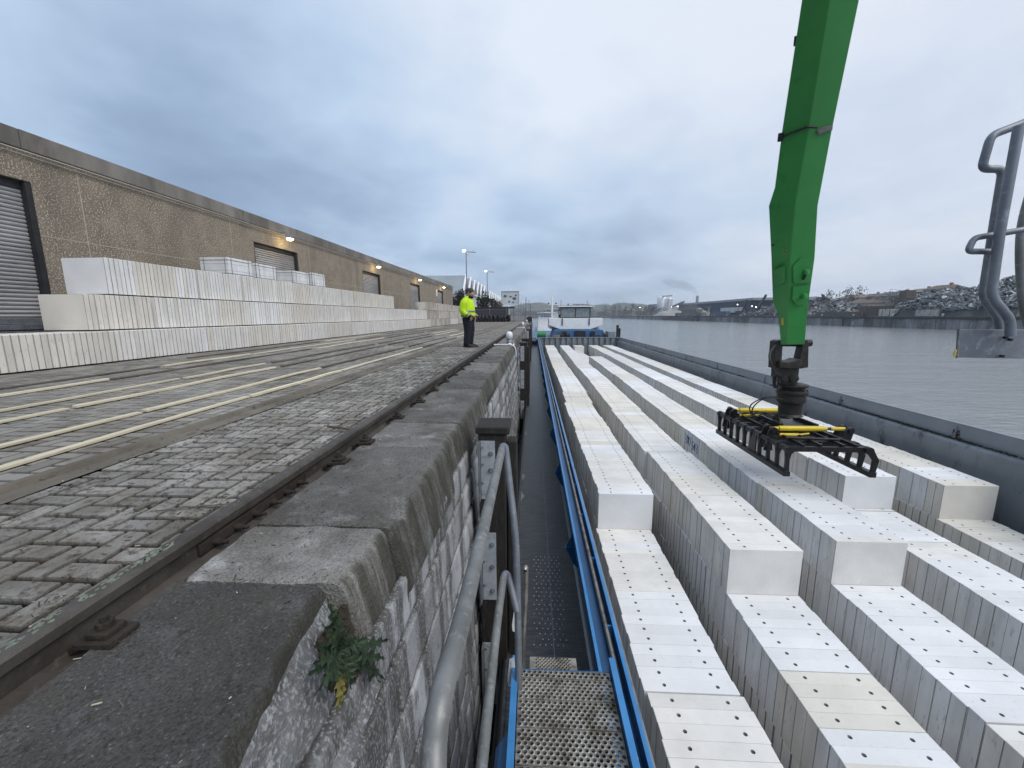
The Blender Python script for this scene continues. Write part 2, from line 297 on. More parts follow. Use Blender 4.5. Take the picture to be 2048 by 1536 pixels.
for (x0_, x1_, y0_, y1_) in ((-.62, -.262, -60, 2500), (-.262, 10.65, -60, -2.9), (-.262, 10.65, 71.95, 2500), (10.65, 900, -60, 2500)): b.add([(x0_, y0_, WZ), (x1_, y0_, WZ), (x1_, y1_, WZ), (x0_, y1_, WZ)], [(0, 1, 2, 3)])
tag(b.build('water', water_mat()), kind='structure')
# land: one sheet on our side, one on the far side and one beyond the bend
MT['farland'] = mat('far_ground', (.13, .125, .115), (.08, .078, .07), .03, rough=.95)
sheet('ground', (-600, -1.55), (-40, 2400), QZ - .035, MT['ground'])
sheet('far_ground', (120.6, 900), (-60, 2400), -.86, MT['farland'])
def hill(name, x0, x1, y0, y1, h, seed, m, nx=60, ny=24, base=-.9):
    b = MB(); vs = []; fs = []
    for j in range(ny + 1):
        for i in range(nx + 1):
            u, v = i / nx, j / ny; x = x0 + (x1 - x0) * u; y = y0 + (y1 - y0) * v
            e = math.sin(math.pi * min(1, max(0, u))) ** .6 * min(1, v * 2.2) ** 1.2
            n = .55 + .75 * noise.noise(Vector((u * 4 + seed, v * 2, seed))) + .2 * noise.noise(Vector((u * 13, v * 7, seed)))
            vs.append((x, y, base + h * e * max(.15, n)))
    for j in range(ny):
        for i in range(nx): a = j * (nx + 1) + i; fs.append((a, a + 1, a + nx + 2, a + nx + 1))
    b.add(vs, fs, 0, True); return tag(b.build(name, m), kind='structure')
MT['hillgreen'] = mat('wooded_hill', (.10, .105, .085), (.055, .062, .05), .04, (.16, .15, .13), .12, rough=.95, bump=.0)
hill('hill', -260, 620, 900, 1500, 46, 3.3, MT['hillgreen'])
hill('hill', 225, 1000, 120, 900, 34, 8.1, MT['hillgreen'])
# ---------------------------------------------------------------- paving laid in herringbone
def herring(name, X0, X1, Y0, Y1, a, m, z, seed, skip=0.0, jit=.004):
    r = random.Random(seed); b = MB(); nx = int((X1 - X0) / a) + 2; ny = int((Y1 - Y0) / a) + 2; g = .0065
    def brick(x0, x1, y0, y1):
        x0 = max(x0, X0); x1 = min(x1, X1); y0 = max(y0, Y0); y1 = min(y1, Y1)
        if x1 - x0 < .02 or y1 - y0 < .02: return
        if skip and r.random() < skip: return
        lowf = noise.noise(Vector((x0 * .7, y0 * .7, seed))); zz = z + r.uniform(-jit, jit) * .5 + lowf * .006; c = .007
        t1, t2 = r.uniform(-.0012, .0012), r.uniform(-.0012, .0012)
        b.t = max(0, min(1, .5 + .30 * r.uniform(-1, 1) + .30 * lowf))
        x0 += g; x1 -= g; y0 += g; y1 -= g
        vs = [(x0, y0, zz - .03), (x1, y0, zz - .03), (x1, y1, zz - .03), (x0, y1, zz - .03),
              (x0 + c, y0 + c, zz + t1 + t2), (x1 - c, y0 + c, zz - t1 + t2), (x1 - c, y1 - c, zz - t1 - t2), (x0 + c, y1 - c, zz + t1 - t2)]
        b.add(vs, [(4, 5, 6, 7), (0, 1, 5, 4), (1, 2, 6, 5), (2, 3, 7, 6), (3, 0, 4, 7)]); b.tone[-8:-4] = [-1.2] * 4
    for j in range(-1, ny):
        for i in range(-1, nx):
            k = (i - j) % 4; x = X0 + i * a; y = Y0 + j * a
            if k == 0: brick(x, x + 2 * a, y, y + a)
            elif k == 3: brick(x, x + a, y, y + 2 * a)
    return tag(b.build(name, m), kind='structure')
herring('paving', -2.74, -1.50, .35, 28, .115, MT['brick'], QZ, 1)
herring('paving', -9.9, -3.05, 1.5, 30, .125, MT['brick_far'], QZ, 2, jit=.003)
def yardmat():
    def fn(t, c, co):
        br = N(t, 'ShaderNodeTexBrick'); t.links.new(co, br.inputs['Vector']); setin(br, Scale=1.0); br.inputs['Brick Width'].default_value = .25; br.inputs['Row Height'].default_value = .125; br.inputs['Mortar Size'].default_value = .008
        br.inputs['Color1'].default_value = (1, 1, 1, 1); br.inputs['Color2'].default_value = (.75, .75, .75, 1); br.inputs['Mortar'].default_value = (.3, .28, .25, 1)
        return mixc(t, 1.0, c, br.outputs[0], 'MULTIPLY')
    return mat('paver_yard_far', (.22, .21, .19), (.15, .135, .11), .6, (.26, .21, .14), 1.4, rough=.9, bump=.3, bsc=20, extra=fn)
yf = yardmat()
sheet('paving', (-13, -3.05), (30, 200), QZ - .002, yf); sheet('paving', (-2.74, -1.50), (28, 200), QZ - .002, yf)
sheet('paving', (-13, -9.9), (0, 30), QZ - .002, yf)
# concrete gutter channel between the two pavings
b = MB(); prof = [(-3.05, QZ + .004), (-2.985, QZ + .006), (-2.965, QZ - .026), (-2.915, QZ - .026), (-2.90, QZ - .002), (-2.74, QZ + .002)]
ny = 260
vs = []; fs = []
for j in range(ny + 1):
    y = .3 + (200 - .3) * (j / ny) ** 2.2
    for (x, z) in prof: vs.append((x + .004 * noise.noise(Vector((x * 9, y * 3, 0))), y, z + .004 * noise.noise(Vector((x * 5, y * 2.1, 4)))))
k = len(prof)
for j in range(ny):
    for i in range(k - 1): a = j * k + i; fs.append((a, a + 1, a + k + 1, a + k))
b.add(vs, fs, 0, False); tag(b.build('gutter_channel', MT['channel']), kind='structure')
# ---------------------------------------------------------------- quay wall
qw = thing('quay_wall', 'weathered stone quay wall with rounded bluestone coping above the dark gap', 'quay wall', (-.7, 0, QZ))
def fbm(x, y, z, o=4):
    s = 0; a = 1; f_ = 1
    for _ in range(o): s += a * noise.noise(Vector((x * f_, y * f_, z * f_))); a *= .5; f_ *= 2.05
    return s
joints = [-.5, 1.32, 1.74, 2.92, 3.62, 5.38, 6.95, 8.5, 9.9]
while joints[-1] < 90: joints.append(joints[-1] + rnd.uniform(1.25, 1.75))
for si, (y0, y1) in enumerate(zip(joints, joints[1:])):
    near = y0 < 4; mid = y0 < 12
    step = .018 if near else (.05 if mid else .3)
    nyy = max(3, int((y1 - y0) / step)); edge = rnd.uniform(-.02, .02) - (0 if near else .03) - .02
    b = MB(); b.t = rnd.choice([.36, .44, .52, .62]) if si > 0 else .23
    if si == 1: b.t = .88
    if si == 2: b.t = .48
    if si == 3: b.t = .62
    if si == 4: b.t = .46
    # profile param
    prof = []
    npf = 44 if near else (22 if mid else 10)
    for i in range(npf + 1):
        t = i / npf
        if t < .6: prof.append((-1.305 + .585 * t / .6, QZ - .02, 0))
        else:
            q = (t - .6) / .4
            if q < .45:
                a = q / .45 * math.pi / 2.15; prof.append((-.695 + .055 * math.sin(a), QZ - .02 - .055 * (1 - math.cos(a)), q))
            else:
                qq = (q - .45) / .55; prof.append((-.640 + .06 * qq, QZ - .07 - .30 * qq, q))
    vs = []; fs = []; amp = .012 if near else .008
    for j in range(nyy + 1):
        v = j / nyy; y = y0 + .006 + (y1 - y0 - .012) * v; ey = min(y - y0, y1 - y)
        rd = .016 * max(0, 1 - ey / .028) ** 2
        for (x, z, q) in prof:
            n1_ = fbm(x * 2.3, y * 2.3, z * 2.3 + si * 3.1) ; n2_ = fbm(x * 16, y * 16, z * 16 + si, 3)
            dx = dz = 0.0
            dz += amp * .8 * n1_ + .0035 * n2_ * (1 if near else 0) - rd * (1 if q < .5 else .2)
            if q > 0: dx += amp * .8 * n1_ * min(1, q * 3) + .006 * n2_ * min(1, q * 2) - rd * min(1, q * 1.5)
            xx = x + edge * min(1, max(0, (x + 1.2) / .4))
            if si == 0:   # broken near stone: its edge is spalled away
                ex = -.655 - .125 * max(0, min(1, (y - .55) / .75)) ** 1.1 + .018 * noise.noise(Vector((y * 7, 3, 0))) + .008 * noise.noise(Vector((y * 25, 3, 0)))
                if q == 0: xx = -1.305 + (x + 1.305) / .585 * (ex + 1.305)
                else:
                    f2 = q ** 1.15; xx = ex + (-.575 - ex) * f2; z = QZ - .02 - .40 * q ** .95; dx = .030 * fbm(y * 5, z * 7, 4.4, 4) * min(1, q * 5); dz = -.01 * (q > .05) + .012 * fbm(y * 9, z * 9, 1.2, 3)
            if si == 1 and q > 0 and y < 1.50: xx -= .015 * (1.50 - y) / .18
            if si == 2:   # chipped corner
                cc = max(0, 1 - math.hypot((y - 1.90) / .13, (x + .70) / .10)); dz -= .05 * cc * (1 if q < .6 else .3)
            vs.append((xx + dx, y, z + dz))
    k = len(prof)
    for j in range(nyy):
        for i in range(k - 1): a = j * k + i; fs.append((a, a + 1, a + k + 1, a + k))
    b.add(vs, fs, 0, True)
    if si == 0:
        for fi_, f__ in enumerate(b.f):
            if prof[f__[0] % k][2] > .04: b.m[fi_] = 1
    # end faces down to the bed
    for j, flip in ((0, False), (nyy, True)):
        row = vs[j * k:(j + 1) * k]; low = [(p[0] - (.0 if i < k * .5 else .0), p[1], QZ - .42) for i, p in enumerate(row)]
        ff = [(i, k + i, k + i + 1, i + 1) for i in range(k - 1)]
        if flip: ff = [tuple(reversed(q_)) for q_ in ff]
        b.add(row + low, ff, 0, True)
    b.build('coping_stone', [MT['bluestone'], MT['freshstone']], qw)
# wall core behind joints, bed of rail trench
b = MB(); b.box(-1.50, -.82, -.6, 210, -6, QZ - .19); b.box(-1.6, -1.49, -.6, 210, -2, QZ - .05); b.build('wall_core', MT['dirt'], qw)
# masonry face, every stone pillow shaped
b = MB(); z = QZ - .27; ci = 0
def wallx(z): return -.60 + (QZ - .36 - z) * .035
while z > -5.2:
    h = rnd.uniform(.24, .34); y = -.4 - rnd.random() * .3
    while y < 90:
        L = rnd.uniform(.38, .75) * (1 if y < 14 else 1.5); y1 = y + L; z0 = z - h
        d = 12 if y < 3 else (6 if y < 8 else (3 if y < 16 else 2)); nz = max(2, d * 2 // 3 + 1)
        st_ = rnd.uniform(.30, .66)
        bul = rnd.uniform(-.004, .004); vs = []; fs = []; tn_ = []
        c0, c1, c2, c3 = [rnd.uniform(-.008, .008) for _ in range(4)]
        for j in range(nz + 1):
            for i in range(d + 1):
                u, v = i / d, j / nz
                # cluster samples at the stone's rim so that the joint is sharp
                uu = .5 - .5 * math.cos(math.pi * u); vv = .5 - .5 * math.cos(math.pi * v)
                py = y + .010 + (L - .020) * uu; pz = z - .010 - (h - .020) * vv
                pz += (c0 * (1 - uu) + c1 * uu) * (1 - vv) * .6 + (c2 * (1 - uu) + c3 * uu) * vv * .6
                dd = min(min(uu, 1 - uu) * L, min(vv, 1 - vv) * h); k_ = min(1, dd / .010); k_ = k_ * k_ * (3 - 2 * k_)
                px = wallx(pz) - .035 + k_ * (.035 + bul) + (.005 * fbm(py * 12, pz * 12, ci * .7, 4) * k_ if y < 8 else 0)
                vs.append((px, py, pz)); tn_.append(st_ * k_ ** .6 if y < 16 else (st_ if 0 < i < d and 0 < j < nz else .12))
        for j in range(nz):
            for i in range(d): a = j * (d + 1) + i; fs.append((a, a + d + 1, a + d + 2, a + 1))
        b.add(vs, fs, 0, y < 16); b.tone[-len(tn_):] = tn_; y = y1
    z -= h; ci += 1
b.build('masonry_face', MT['masonry'], qw)
b = MB(); b.box(-.66, -.52, 90, 210, -6, QZ - .02); b.build('masonry_face', MT['masonry'], qw)
# weed and soil in the notch
b = MB()
for i in range(70):
    y = rnd.uniform(1.12, 1.34); zz = rnd.uniform(-1.32, -1.06); x = -.70 + (-1.06 - zz) * .30 + rnd.uniform(-.01, .02); r_ = rnd.uniform(.010, .026)
    b.tube([(x, y, zz - r_), (x + rnd.uniform(-.01, .01), y, zz + r_)], [r_, r_ * .6], 6)
tag(b.build('soil', MT['soil']), 'dark soil lodged in the notch of the broken coping stone under the thistle', 'soil', kind='stuff')
# ---------------------------------------------------------------- crane rail
cr = thing('crane_rail', 'dark rusty crane rail with lichen patches running beside the coping stones', 'rail', (-1.44, 0, QZ))
b = MB(); xr = -1.44
prof = [(-.065, -1.045), (.065, -1.045), (.065, -1.03), (.014, -1.012), (.012, -.955), (.034, -.938), (.036, -.905), (.028, -.893), (-.028, -.893), (-.036, -.905), (-.034, -.938), (-.012, -.955), (-.014, -1.012), (-.065, -1.03)]
ys = [-.4 + i * .08 for i in range(60)] + [4.4 + i * 1.0 for i in range(60)] + [200]
vs = []
for y in ys:
    for (x, z) in prof: vs.append((xr + x + .002 * noise.noise(Vector((y * 7, x * 20, 1))), y, z + .0025 * noise.noise(Vector((y * 5, x * 9, 2)))))
k = len(prof); fs = []
for j in range(len(ys) - 1):
    for i in range(k): a = j * k; fs.append((a + i, a + (i + 1) % k, a + k + (i + 1) % k, a + k + i))
b.add(vs, fs); b.build('rail', MT['railsteel'], cr)
b = MB(); b.box(-1.50, -1.47, -.4, 200, -1.04, QZ - .012); b.build('left_fill', MT['dirt'], cr)
# lichen scabs on the near head
b = MB()
for i in range(110):
    y = rnd.choice([rnd.gauss(.82, .07), rnd.gauss(1.12, .07), rnd.gauss(1.35, .04), rnd.uniform(1.7, 3)]); x = xr + rnd.uniform(-.024, .012); r_ = rnd.uniform(.003, .009) * (1 if y < 1.6 else .4); n = 9
    p = [(x + r_ * math.cos(6.283 * q / n) * rnd.uniform(.6, 1.1), y + r_ * 1.9 * math.sin(6.283 * q / n) * rnd.uniform(.6, 1.1), -.8915 + .0012 * (i % 3)) for q in range(n)]
    b.add(p, [tuple(range(n))]); b.add(p + [(q[0], q[1], -.895) for q in p], [(i_, n + i_, n + (i_ + 1) % n, (i_ + 1) % n) for i_ in range(n)])
lc_ = b.build('lichen', MT['lichen'], cr); lc_['kind'] = 'stuff'
# dirt and moss heaped in the trench
b = MB()
for i in range(1600):
    y = .4 + rnd.random() ** 1.6 * 14; x = rnd.uniform(-1.395, -1.31); r_ = rnd.uniform(.005, .016)
    if 1.55 < y < 2.4: r_ *= 1.7
    zz = -1.125 + rnd.random() * .04
    b.obox((x, y, zz), (r_, r_ * rnd.uniform(-.5, .5), 0), (0, r_ * rnd.uniform(.6, 1.5), r_ * .3), (0, 0, r_ * .7))
tag(b.build('trench_debris', mat('trench_soil', (.030, .024, .018), (.014, .012, .010), 25, rough=.95, bump=1, bsc=60)), 'brown dirt and scale heaped in the trench along the crane rail', 'debris', kind='stuff')
# clips with bolt
def clip_meshes():
    b = MB(); b.obox((-1.300, 0, -.962), (.060, 0, .004), (0, .048, 0), (0, 0, .010)); b.obox((-1.365, 0, -.985), (.038, 0, .016), (0, .030, 0), (0, 0, .012)); b.box(-1.335, -1.265, -.034, .034, -.951, -.932)
    c = b.build('clip', MT['railweb'], cr, .004)
    b = MB(); b.tube([(-1.300, 0, -.932), (-1.300, 0, -.912)], .024, 6); b.tube([(-1.300, 0, -.912), (-1.300, 0, -.895)], .012, 8); e = b.build('bolt', MT['railweb'], c, .002); return c, e
c0, e0 = clip_meshes(); first = True
for y in [1.04, 2.55, 2.98, 3.75, 4.5, 5.2, 5.9, 6.6, 7.3, 8.0, 8.6, 9.2, 9.8, 10.4, 11, 11.6, 12.2, 12.9, 13.6, 14.3, 15, 16, 17, 18, 19, 20]:
    if first: c, first = c0, False
    else:
        c = c0.copy(); col.objects.link(c); e = e0.copy(); col.objects.link(e); e.parent = c
    c.location = (rnd.uniform(-.006, .006), y, rnd.uniform(-.003, .003)); c.rotation_euler = (0, 0, rnd.uniform(-.02, .02))
b = MB(); b.box(-1.427, -1.412, 1.52, 2.34, -1.008, -.957)
for i in range(6):
    y = 1.60 + i * .13
    b.tube([(-1.415, y, -.985), (-1.375, y, -.985)], .017, 6); b.tube([(-1.375, y, -.985), (-1.35, y, -.985)], .009, 8)
b.build('fishplate', MT['railweb'], cr, .003)
# ---------------------------------------------------------------- twigs and bits on the quay
g = 'wood scraps lying on the paving'
sticks = [((655, 852), (700, 858), .018, 'dark flat stick lying across the paving beside the rail'), ((310, 1022), (478, 1006), .008, 'long thin brown stick on the pavers'), ((270, 1020), (308, 1003), .02, 'short dark splinter on the near pavers'), ((555, 893), (590, 884), .012, 'thin brown splinter on the pavers left of the rail'), ((270, 1290), (315, 1284), .003, 'pale straw on the near dark coping stone'), ((168, 1415), (200, 1400), .003, 'thin pale twig on the dark coping stone near the corner'), ((20, 1500), (50, 1480), .004, 'small brown twig in the near corner of the coping stone'), ((238, 1395), (248, 1415), .003, 'tiny upright lying straw on the dark coping stone')]
for i, (p, q, wd, lb) in enumerate(sticks):
    zz = QZ + .012 if i < 4 else QZ - .006
    p, q = at(*p, z=zz), at(*q, z=zz)
    b = MB(); mdl = (p + q) / 2 + Vector((rnd.uniform(-.01, .01), 0, .004)); b.bar(p, mdl, wd, wd * .6); b.bar(mdl, q, wd * .8, wd * .5); tag(b.build('stick', MT['wood_old']), lb, 'stick', g)
b = MB(); b2 = MB()
for i in range(2600):
    y = .5 + rnd.random() ** 2.2 * 14; x = rnd.choice([rnd.uniform(-2.7, -1.5), rnd.gauss(-1.56, .07), rnd.gauss(-1.66, .1), rnd.uniform(-1.3, -.75), rnd.gauss(-2.7, .08)])
    if x > -.76: continue
    zz = (QZ + .006 if x < -1.5 else QZ - .012); r_ = rnd.uniform(.0008, .0028) * (1 + y * .16)
    if -1.5 < x < -1.32: continue
    a_ = rnd.random() * 6.28; L = r_ * rnd.uniform(1, 5)
    (b2 if rnd.random() < .07 else b).obox((x, y, zz), (L * math.cos(a_), L * math.sin(a_), 0), (-r_ * .5 * math.sin(a_), r_ * .5 * math.cos(a_), 0), (0, 0, r_ * .35))
tag(b.build('grit', MT['debris']), 'brown grit and plant crumbs scattered over pavers and coping', 'grit', kind='stuff')
tag(b2.build('chips', MT['wood_new']), 'pale chips scattered over pavers and coping', 'chips', kind='stuff')
# ---------------------------------------------------------------- timber battens
lines = [(-3.34, [(-2, 4.55), (4.58, 6.8), (6.9, 12.0), (12.2, 17.4), (18, 23), (23.4, 29), (30, 38)], 'nnnonoo'),
         (-3.90, [(-2, 3.75), (3.8, 7.2), (7.3, 12), (12.6, 18), (19, 25)], 'nnoon'),
         (-4.82, [(-1, 3.9), (3.95, 7.3), (7.5, 13), (13.4, 19.2), (20, 26), (27, 34)], 'nnoono'),
         (-5.40, [(-1, 5.9), (5.95, 7.9), (8.1, 13.6), (14, 21), (22, 28)], 'nnoon'),
         (-6.48, [(0, 5.8), (5.85, 11.6), (11.9, 17.5), (18, 24), (25, 31)], 'nonoo'),
         (-7.15, [(2, 7.4), (7.5, 9.9), (10, 16), (16.3, 22), (23, 30)], 'onnoo'),
         (-8.0, [(9, 15), (15.3, 21), (22, 28), (30, 36)], 'onon')]
lname = ['line nearest the gutter channel', 'second line from the gutter channel', 'third line from the gutter channel', 'fourth line from the gutter channel', 'fifth line from the gutter channel', 'sixth line from the gutter channel', 'line nearest the stacked blocks']
for li, (x, segs, kinds) in enumerate(lines):
    for si, ((y0, y1), kd) in enumerate(zip(segs, kinds)):
        b = MB(); n = 10; dx = rnd.uniform(-.03, .03); th = rnd.uniform(.020, .030); wd = rnd.uniform(.055, .075)
        vs = []; fs = []
        for j in range(n + 1):
            t = j / n; y = y0 + (y1 - y0) * t; xx = x + dx * (1 - 2 * t) + .015 * math.sin(t * 5 + si); zz = QZ + .008 + .004 * math.sin(t * 9 + li)
            vs += [(xx - wd / 2, y, zz), (xx + wd / 2, y, zz), (xx + wd / 2, y, zz + th), (xx - wd / 2, y, zz + th)]
        for j in range(n):
            for i in range(4): fs.append((j * 4 + i, j * 4 + (i + 1) % 4, j * 4 + 4 + (i + 1) % 4, j * 4 + 4 + i))
        fs += [(3, 2, 1, 0), (n * 4, n * 4 + 1, n * 4 + 2, n * 4 + 3)]
        b.add(vs, fs); o = b.build('timber_batten', MT['wood_new' if kd == 'n' else 'wood_old'], None, .003)
        tag(o, ('pale' if kd == 'n' else 'dark weathered') + ' batten, %s from the camera in the %s' % (GN[si + 1], lname[li]), 'batten', 'timber battens laid along the quay paving')
# ================================================================ CUT BLOCKS
def slab_geo(b, x0, y0, z0, W, H, t, holes, r, ch=.004):
    "one upright slab: rounded arrises, slightly uneven, with two lifting holes in its top"
    g = .0014; y1 = y0 + t - g; y0 += g; x1 = x0 + W; z1 = z0 + H + r.uniform(-.0025, .0025)
    c = ch
    ring = lambda xi, yi, z: [(x0 + xi, y0 + yi, z), (x1 - xi, y0 + yi, z), (x1 - xi, y1 - yi, z), (x0 + xi, y1 - yi, z)]
    vs = ring(0, c, z0)
    # profile with chamfered vertical arrises (8 points)
    o8 = lambda z, e=0: [(x0 + c + e, y0 + e, z), (x1 - c - e, y0 + e, z), (x1 - e, y0 + c + e, z), (x1 - e, y1 - c - e, z), (x1 - c - e, y1 - e, z), (x0 + c + e, y1 - e, z), (x0 + e, y1 - c - e, z), (x0 + e, y0 + c + e, z)]
    A = o8(z0); B = o8(z1 - c); 
    b.add(A + B, [(i, (i + 1) % 8, 8 + (i + 1) % 8, 8 + i) for i in (0, 2, 4, 6)]); b.add(A + B, [(i, (i + 1) % 8, 8 + (i + 1) % 8, 8 + i) for i in (1, 3, 5, 7)], 1)
    T = [(x0 + c, y0 + c, z1), (x1 - c, y0 + c, z1), (x1 - c, y1 - c, z1), (x0 + c, y1 - c, z1)]
    b.add(B + T, [(2, 3, 10, 9), (6, 7, 8, 11)]); b.add(B + T, [(0, 1, 9, 8), (1, 2, 9), (3, 4, 10), (4, 5, 11, 10), (5, 6, 11), (7, 0, 8)], 1 if not holes or r.random() < .12 else 0)
    if not holes: b.add(T, [(0, 1, 2, 3)]); return
    xm = (x0 + x1) / 2; nn = 10
    for (xa, xb, cx) in ((x0 + c, xm, x0 + W * .235), (xm, x1 - c, x0 + W * .80)):
        cy = (y0 + y1) / 2; rad = .0215
        out = []
        for i in range(nn):
            a = 2 * math.pi * i / nn + .314; dx, dy = math.cos(a), math.sin(a)
            sx = ((xb - cx) if dx > 0 else (cx - xa)) / max(abs(dx), 1e-6); sy = ((y1 - c - cy) if dy > 0 else (cy - y0 - c)) / max(abs(dy), 1e-6)
            s = min(sx, sy); out.append((cx + dx * s, cy + dy * s, z1))
        inn = [(cx + rad * math.cos(2 * math.pi * i / nn + .314), cy + rad * math.sin(2 * math.pi * i / nn + .314), z1) for i in range(nn)]
        low = [(p[0], p[1], z1 - .045) for p in inn]
        b.add(out + inn, [(i, (i + 1) % nn, nn + (i + 1) % nn, nn + i) for i in range(nn)]); b.add(inn + low, [(i, (i + 1) % nn, nn + (i + 1) % nn, nn + i) for i in range(nn)] + [tuple(range(nn, 2 * nn))], 2)
        # corners left by the ray fan
        cs = [(xa, y0 + c), (xb, y0 + c), (xb, y1 - c), (xa, y1 - c)]; sec_ = {}
        for (px, py) in cs:
            an = ((math.atan2(py - cy, px - cx) - .314) % (2 * math.pi)) / (2 * math.pi) * nn
            sec_.setdefault(int(an), []).append((an, (px, py, z1)))
        for i, l_ in sec_.items():
            pl_ = [out[i]] + [q for _, q in sorted(l_)] + [out[(i + 1) % nn]]; b.add(pl_, [tuple(range(len(pl_)))])
SL = {}
def slab_mesh(tint, W, H, t, holes):
    k = (tint, W, H, t, holes)
    if k not in SL:
        SL[k] = []
        for v in range(3 if holes else 2):
            b = MB(); slab_geo(b, 0, 0, 0, W, H, t, holes, rnd, (.0034 if holes else .0075) + v * .0008)
            me = bpy.data.meshes.new('slab'); me.from_pydata(b.v, [], b.f); [me.materials.append(q) for q in (AAC[tint], MT['seam'], MT['bore'])]; me.polygons.foreach_set('material_index', b.m); SL[k].append(me)
    return rnd.choice(SL[k])
BUN = []
def bundle(x, y, z, n, W, H, t, tint, holes, detail, label, group):
    th = thing('block_bundle', label, 'concrete blocks', (x, y, z), group); BUN.append((th, x, y, n * t))
    if detail:
        cur = tint
        for i in range(n):
            if rnd.random() < .22: cur = rnd.choice([tint, tint, tint, 'white', 'bluish white', 'cream'])
            o = bpy.data.objects.new('slab', slab_mesh(cur, W, H, t, holes)); col.objects.link(o); o.parent = th
            o.location = (rnd.uniform(-.010, .010), i * t, rnd.uniform(-.0015, .0025))
    else:
        b = MB()
        for i in range(n): slab_geo(b, x + rnd.uniform(-.005, .005), y + i * t, z, W, H, t, holes, rnd, .009 if holes else .0125)
        o = b.build('slabs', [AAC[tint], MT['seam'], MT['bore']], th)
    return th
def row(xf, y0, y1, z, H, W, t, tints, where, group, holes, ydet, nmin=7, nmax=16, gapy=.008, far_n=20, order='from near end', jx=.03, nh=26):
    y = y0; i = 0; last = None
    while y < y1 - t * 2:
        i += 1
        n = rnd.randint(nmin, nmax) if y < 22 else far_n
        n = max(2, min(n, int((y1 - y) / t + .3)))
        tint = tints(y, i)
        bundle(xf(y) + rnd.uniform(-jx, jx), y, z, n, W, H, t, tint, holes and y < nh, y + n * t * .5 < ydet, 'mostly %s bundle, %s %s, %s' % (tint, GN[i], order, where), group)
        y += n * t + gapy * rnd.uniform(.4, 2.2)
def lerpf(pts):
    def f_(y):
        for (a, b_) in zip(pts, pts[1:]):
            if y <= b_[0]: t = (y - a[0]) / (b_[0] - a[0]); return a[1] + (b_[1] - a[1]) * t
        return pts[-1][1]
    return f_
def tint_seq(*seq):
    def f_(y, i):
        for (yy, t) in seq:
            if y < yy: return t
        return rnd.choice(['white', 'white', 'bluish white', 'white', 'bluish white', 'white', 'cream'])
    return f_
rowname = ['row beside the blue coaming', 'second row from the blue coaming', 'middle row of the hold', 'second row from the grey coaming', 'row beside the grey coaming']
ZU, ZL, HB, WB = -3.345, -4.06, .712, 1.028
ends = [7.364, 5.57, 5.857, 8.443, 8.04]
xs = [lerpf([(0, 1.26), (7.4, 1.258), (14, 1.24), (20, 1.36), (30, 1.27), (47, 1.33)]), lerpf([(0, 2.84), (6, 2.84), (12, 2.78), (18, 2.93), (28, 2.90), (47, 3.0)]),
      lerpf([(0, 4.54), (6, 4.545), (14, 4.52), (20, 4.62), (34, 4.60), (47, 4.45)]), lerpf([(0, 6.50), (8, 6.51), (18, 6.40), (30, 6.35), (47, 6.2)]), lerpf([(0, 8.10), (8, 8.10), (18, 7.98), (30, 7.98), (47, 7.85)])]
up_t = [tint_seq((7.4, 'bluish white'), (8, 'cream')), tint_seq((5.8, 'white'), (6.2, 'bluish white'), (7.5, 'cream')), tint_seq((6.1, 'white'), (7.4, 'bluish white'), (8.4, 'bluish white')), tint_seq((9, 'bluish white')), tint_seq((9.5, 'cream'), (11, 'white'))]
lo_t = [tint_seq((1, 'white')), tint_seq((3.2, 'cream'), (4.2, 'cream'), (5.7, 'bluish white')), tint_seq((3.4, 'bluish white'), (4.2, 'bluish white'), (4.6, 'yellowish'), (6, 'white')), tint_seq((5.5, 'white'), (6.5, 'white'), (8.5, 'bluish white')), tint_seq((7.4, 'cream'), (8.2, 'cream'))]
TB = .165
for k in range(5):
    y1 = 46.6
    gu = 'block bundles of the upper layer in the barge'; gl = 'block bundles of the lower layer in the barge'
    if k == 2:
        row(xs[k], ends[k], 33.9, ZU - HB, HB, WB, TB, up_t[k], 'upper layer, ' + rowname[k], gu, True, 15)
        bundle(xs[k](44.5), 44.6, ZU - HB, 12, WB, HB, TB, 'white', False, False, 'lone white bundle on the upper layer beyond the gap in the middle hold row', gu)
    else: row(xs[k], ends[k], y1, ZU - HB, HB, WB, TB, up_t[k], 'upper layer, ' + rowname[k], gu, True, 15)
    xl = (lambda q: (lambda y: q(y) - .005))(xs[k])
    row(xl, ends[k] - TB * int((ends[k] - 1.6 - (0 if k < 2 else .0)) / TB), 46.5, ZL - HB, HB, WB, TB, lo_t[k], 'lower layer, ' + rowname[k], gl, True, ends[k] + .5, far_n=30)
for k in range(5):
    row(xs[k], 1.6 if k < 3 else 3.0, 46.4, ZL - 2 * HB - .004, HB, WB, TB, lambda y, i: 'white', 'bottom layer, ' + rowname[k], 'block bundles of the bottom layer in the barge', False, 0, nmin=40, nmax=40, far_n=60)
